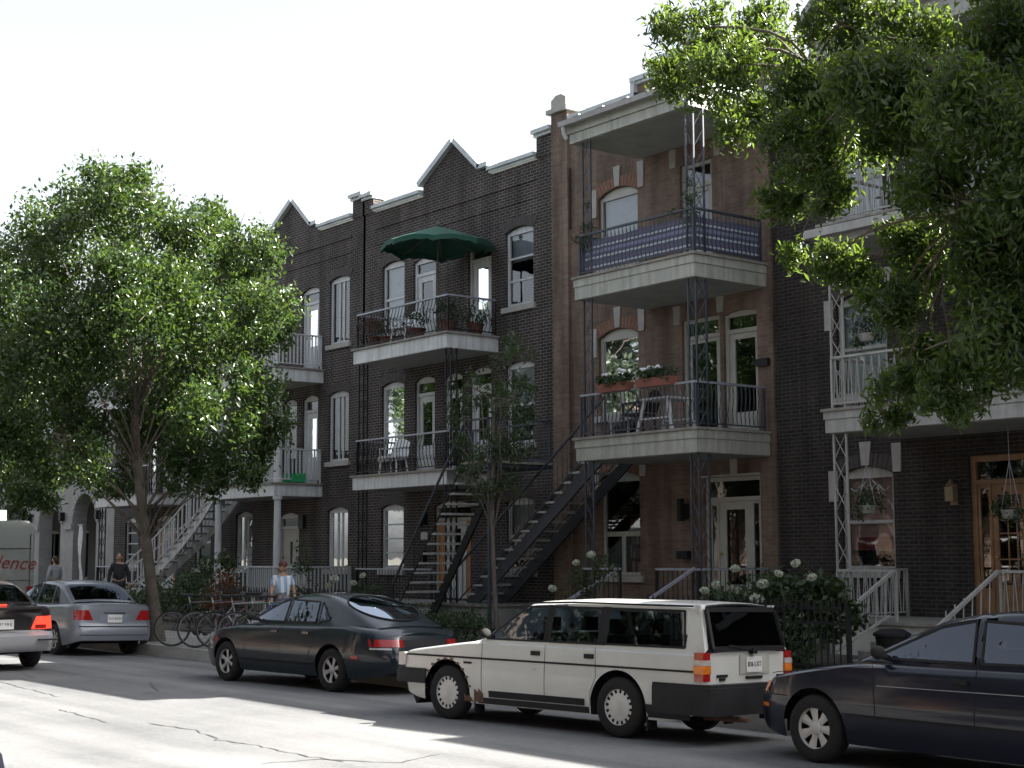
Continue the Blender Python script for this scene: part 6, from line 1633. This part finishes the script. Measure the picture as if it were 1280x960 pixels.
# ------------------------------------------------------------------ people
def skin(name, V, E, Rr, mat, parent, sub=2, root=0):
    me = bpy.data.meshes.new(name); me.from_pydata(V, E, [])
    o = bpy.data.objects.new(name, me); C.objects.link(o)
    md = o.modifiers.new('s','SKIN'); md.use_smooth_shade = True
    for i, r in enumerate(Rr):
        d = me.skin_vertices[0].data[i]; d.radius = r if hasattr(r,'__len__') else (r,r); d.use_root = (i == root)
    sb = o.modifiers.new('d','SUBSURF'); sb.levels = sub; sb.render_levels = sub
    bpy.context.view_layer.update()
    m2 = bpy.data.meshes.new_from_object(o.evaluated_get(bpy.context.evaluated_depsgraph_get()))
    bpy.data.objects.remove(o); m2.name = name; m2.materials.clear(); m2.materials.append(mat)
    return link(name, m2, parent)
M_skin = pm('skin', (.42,.25,.17), .55, var=.08, scale=8)
def person(label, loc, rz, H, shirt, pants, hair, cap=None, pose='stand', bag=None, skirt=False, long_sleeve=False):
    t = thing('person', label, 'person', loc, rz, local=True); k = H/1.75
    # facing +y ; skeleton: pelvis, spine, neck, head, arms, legs
    arm = {'stand':((.25,.02,1.16),(.27,.10,.92)), 'bend':((.24,.16,1.15),(.14,.36,1.02))}[pose]
    V = [(0,0,.95),(0,.01,1.12),(0,.0,1.34),(0,.01,1.48),(0,.03,1.54),
         (.10,0,.90),(.11,.02,.50),(.115,-.02,.09),(.115,.10,.04),(-.10,0,.90),(-.12,.05,.50),(-.13,-.01,.09),(-.13,.12,.04),
         (.17,0,1.40),arm[0],arm[1],(-.17,0,1.40),(-arm[0][0],arm[0][1]*.6,arm[0][2]),(-arm[1][0],arm[1][1]*.5,arm[1][2])]
    E = [(0,1),(1,2),(2,3),(3,4),(0,5),(5,6),(6,7),(7,8),(0,9),(9,10),(10,11),(11,12),(2,13),(13,14),(14,15),(2,16),(16,17),(17,18)]
    Rr = [(.15,.11),(.135,.10),(.16,.11),(.055,.055),(.05,.05),.09,.062,.042,.04,.09,.062,.042,.04,.058,.042,.03,.058,.042,.03]
    V = [tuple(a*k for a in v) for v in V]; Rr = [tuple(a*k for a in r) if hasattr(r,'__len__') else r*k for r in Rr]
    b = skin('body', V, E, Rr, M_skin, t)
    # head with features, joined to the same surface family
    hz = 1.63*k
    hd = MB().ell((0,.03*k,hz),(.075*k,.095*k,.115*k),16,12); hd.prism([(-.012*k,hz-.035*k),(.012*k,hz-.035*k),(0,hz+.02*k)],.115*k,.145*k); 
    for s in (-1,1): hd.ell((s*.076*k,.02*k,hz-.01*k),(.012*k,.022*k,.03*k),8,6)
    hd.build('head', M_skin, b, smooth=60)
    ey = MB()
    for s in (-1,1): ey.ell((s*.03*k,.115*k,hz+.012*k),(.012*k,.01*k,.008*k),8,6)
    ey.bar((-.025*k,.122*k,hz-.06*k),(.025*k,.122*k,hz-.06*k),.008*k); ey.build('face_marks', pm('dark_hair', (.03,.02,.015), .7), b)
    # hands with five fingers
    for s, w in ((1,V[15]),(-1,V[18])):
        w = Vector(w); el = Vector(V[14] if s > 0 else V[17]); d = (w-el).normalized(); side = Vector((0,1,0))-d*d.y; side.normalize(); n_ = d.cross(side)
        hm = MB(); hm.tube([w-d*.02*k,w+d*.05*k,w+d*.09*k],[.03*k,.04*k,.035*k],8)
        for q, L in enumerate((.07,.08,.075,.06)):
            o_ = side*(q-1.5)*.019*k; hm.tube([w+d*.08*k+o_, w+d*(.08+L*.6)*k+o_+n_*.01*k*s, w+d*(.08+L)*k+o_+n_*.03*k*s],[.0095*k,.009*k,.007*k],6)
        hm.tube([w+d*.02*k+side*.03*k, w+d*.06*k+side*.055*k, w+d*.09*k+side*.06*k],[.011*k,.010*k,.008*k],6)
        hm.build('hand', M_skin, b, smooth=60)
    # shirt: torso and sleeves a little larger than the body
    f = 1.0
    SV = [V[0],V[1],V[2],tuple(Vector(V[2]).lerp(Vector(V[3]),.55)),V[13],tuple(Vector(V[13]).lerp(Vector(V[14]),.75 if not long_sleeve else 1)),V[16],tuple(Vector(V[16]).lerp(Vector(V[17]),.75 if not long_sleeve else 1))]
    SE = [(0,1),(1,2),(2,3),(2,4),(4,5),(2,6),(6,7)]; SR = [(.175,.135),(.165,.13),(.185,.135),(.085,.075),.08,.068,.08,.068]
    if long_sleeve:
        SV += [V[15],V[18]]; SE += [(5,8),(7,9)]; SR += [.045,.045]
    skin('shirt', SV, SE, [tuple(a*k for a in r) if hasattr(r,'__len__') else r*k for r in SR], shirt, t, root=0)
    if skirt:
        MB().lathe([(.17*k,1.02*k),(.2*k,.9*k),(.26*k,.5*k),(.25*k,.5*k)],18).build('skirt', pants, t, smooth=60)
    else:
        skin('trousers', [V[0],V[5],V[6],V[7],V[9],V[10],V[11]], [(0,1),(1,2),(2,3),(0,4),(4,5),(5,6)], [tuple(a*k for a in (.16,.12)),.105*k,.08*k,.062*k,.105*k,.08*k,.062*k], pants, t)
    sh = MB()
    for s in (V[8],V[12]): sh.ell((s[0],s[1]-.03*k,s[2]),(.05*k,.13*k,.05*k),10,7)
    sh.build('shoes', M_black, t, smooth=60)
    hm = MB()
    for i in range(9):
        a = PI*i/8
    hm.ell((0,.012*k,hz+.028*k),(.084*k,.098*k,.098*k),16,10); hm.ell((0,-.04*k,hz-.03*k),(.072*k,.05*k,.09*k),12,8); hm.build('hair', hair, t, smooth=60)
    if cap:
        c = MB().lathe([(.0,hz+.135*k),(.05*k,hz+.13*k),(.085*k,hz+.09*k),(.092*k,hz+.045*k),(.088*k,hz+.04*k)],18,c=(0,.02*k,0))
        c.prism([(-.075*k,.09*k),(.075*k,.09*k),(.06*k,.19*k),(0,.215*k),(-.06*k,.19*k)],hz+.042*k,hz+.056*k,axis='z'); c.build('cap', cap, t, smooth=50)
    if bag:
        w = Vector(V[15]); q = MB().prism([(w.x-.02,w.z-.42),(w.x+.1,w.z-.42),(w.x+.08,w.z-.1),(w.x,w.z-.1)],w.y-.18,w.y+.18); q.tube([(w.x+.04,w.y-.1,w.z-.1),(w.x+.04,w.y,w.z+.02),(w.x+.04,w.y+.1,w.z-.1)],.008,5); o = q.build('bag', bag, t)
    return t
M_hairb = pm('brown_hair', (.045,.025,.015), .7, var=.3, scale=30)
M_jersey = stripemat('striped_jersey', [(0,(.62,.64,.66)),(.5,(.26,.38,.55))], 0, .13)
person('person in a blue and white striped shirt and cap standing by the bicycles', (-25.35,14.35,.13), -1.75, 1.56, M_jersey, pm('denim', (.05,.07,.12), .85), M_hairb, cap=pm('maroon_cap', (.10,.03,.03), .8), pose='stand')
person('person in pale blouse carrying a white bag past the arcade', (-45.0,17.6,.16), 1.9, 1.66, pm('grey_blouse', (.26,.28,.30), .85), pm('dark_skirt', (.03,.03,.035), .85), M_hairb, bag=M_white, long_sleeve=True)
person('person in a dark suit and white shirt by the foot of the white stair', (-39.6,17.3,.16), 4.3, 1.74, pm('dark_suit', (.018,.018,.022), .85), pm('dark_suit2', (.018,.018,.022), .85), M_hairb, long_sleeve=True)
# added white sheet standing for the glare of a sunlit window in the arch
fl = thing('sunlit_strip', 'long white strip standing for a sunlit window in the arcade arch', 'sunlit_strip', (-52.0,21.2,.3))
G = [[(-52.35+j*.07+(.15*(1-i/7)), 21.3+.04*math.sin(j*2+i), .9+2.0*i/7) for j in range(5)] for i in range(8)]
MB().grid(G).build('cloth', pm('sunlit_white', (.66,.67,.68), .8), fl, smooth=True)  # pale sheet in place of the bright window
MB().tube([(-52.4,21.3,2.92),(-51.95,21.3,2.92)],.02,6).build('added_rod', M_white, fl)

# ------------------------------------------------------------------ sets of like things
GR = {'bicycle':'bicycles parked on the pavement','parked_car':'cars parked along the kerb','row_house':'row of gabled brick houses','street_tree':'street trees','hydrangea':'white flowering bushes','shrub':'garden shrubs','potted_plant':'plants on the umbrella balcony','patio_chair':'chairs on the balconies','flower_box':'red flower boxes on the balcony rail','hanging_basket':'hanging baskets on the galleries','climbing_plant':'climbers on the balcony posts','iron_fence':'iron garden fences','town_house':'plain town houses','person':'people on the pavement'}
for o in list(C.objects):
    if o.parent is None and o.get('label'):
        k = o.name.split('.')[0]
        if k in GR: o['group'] = GR[k]
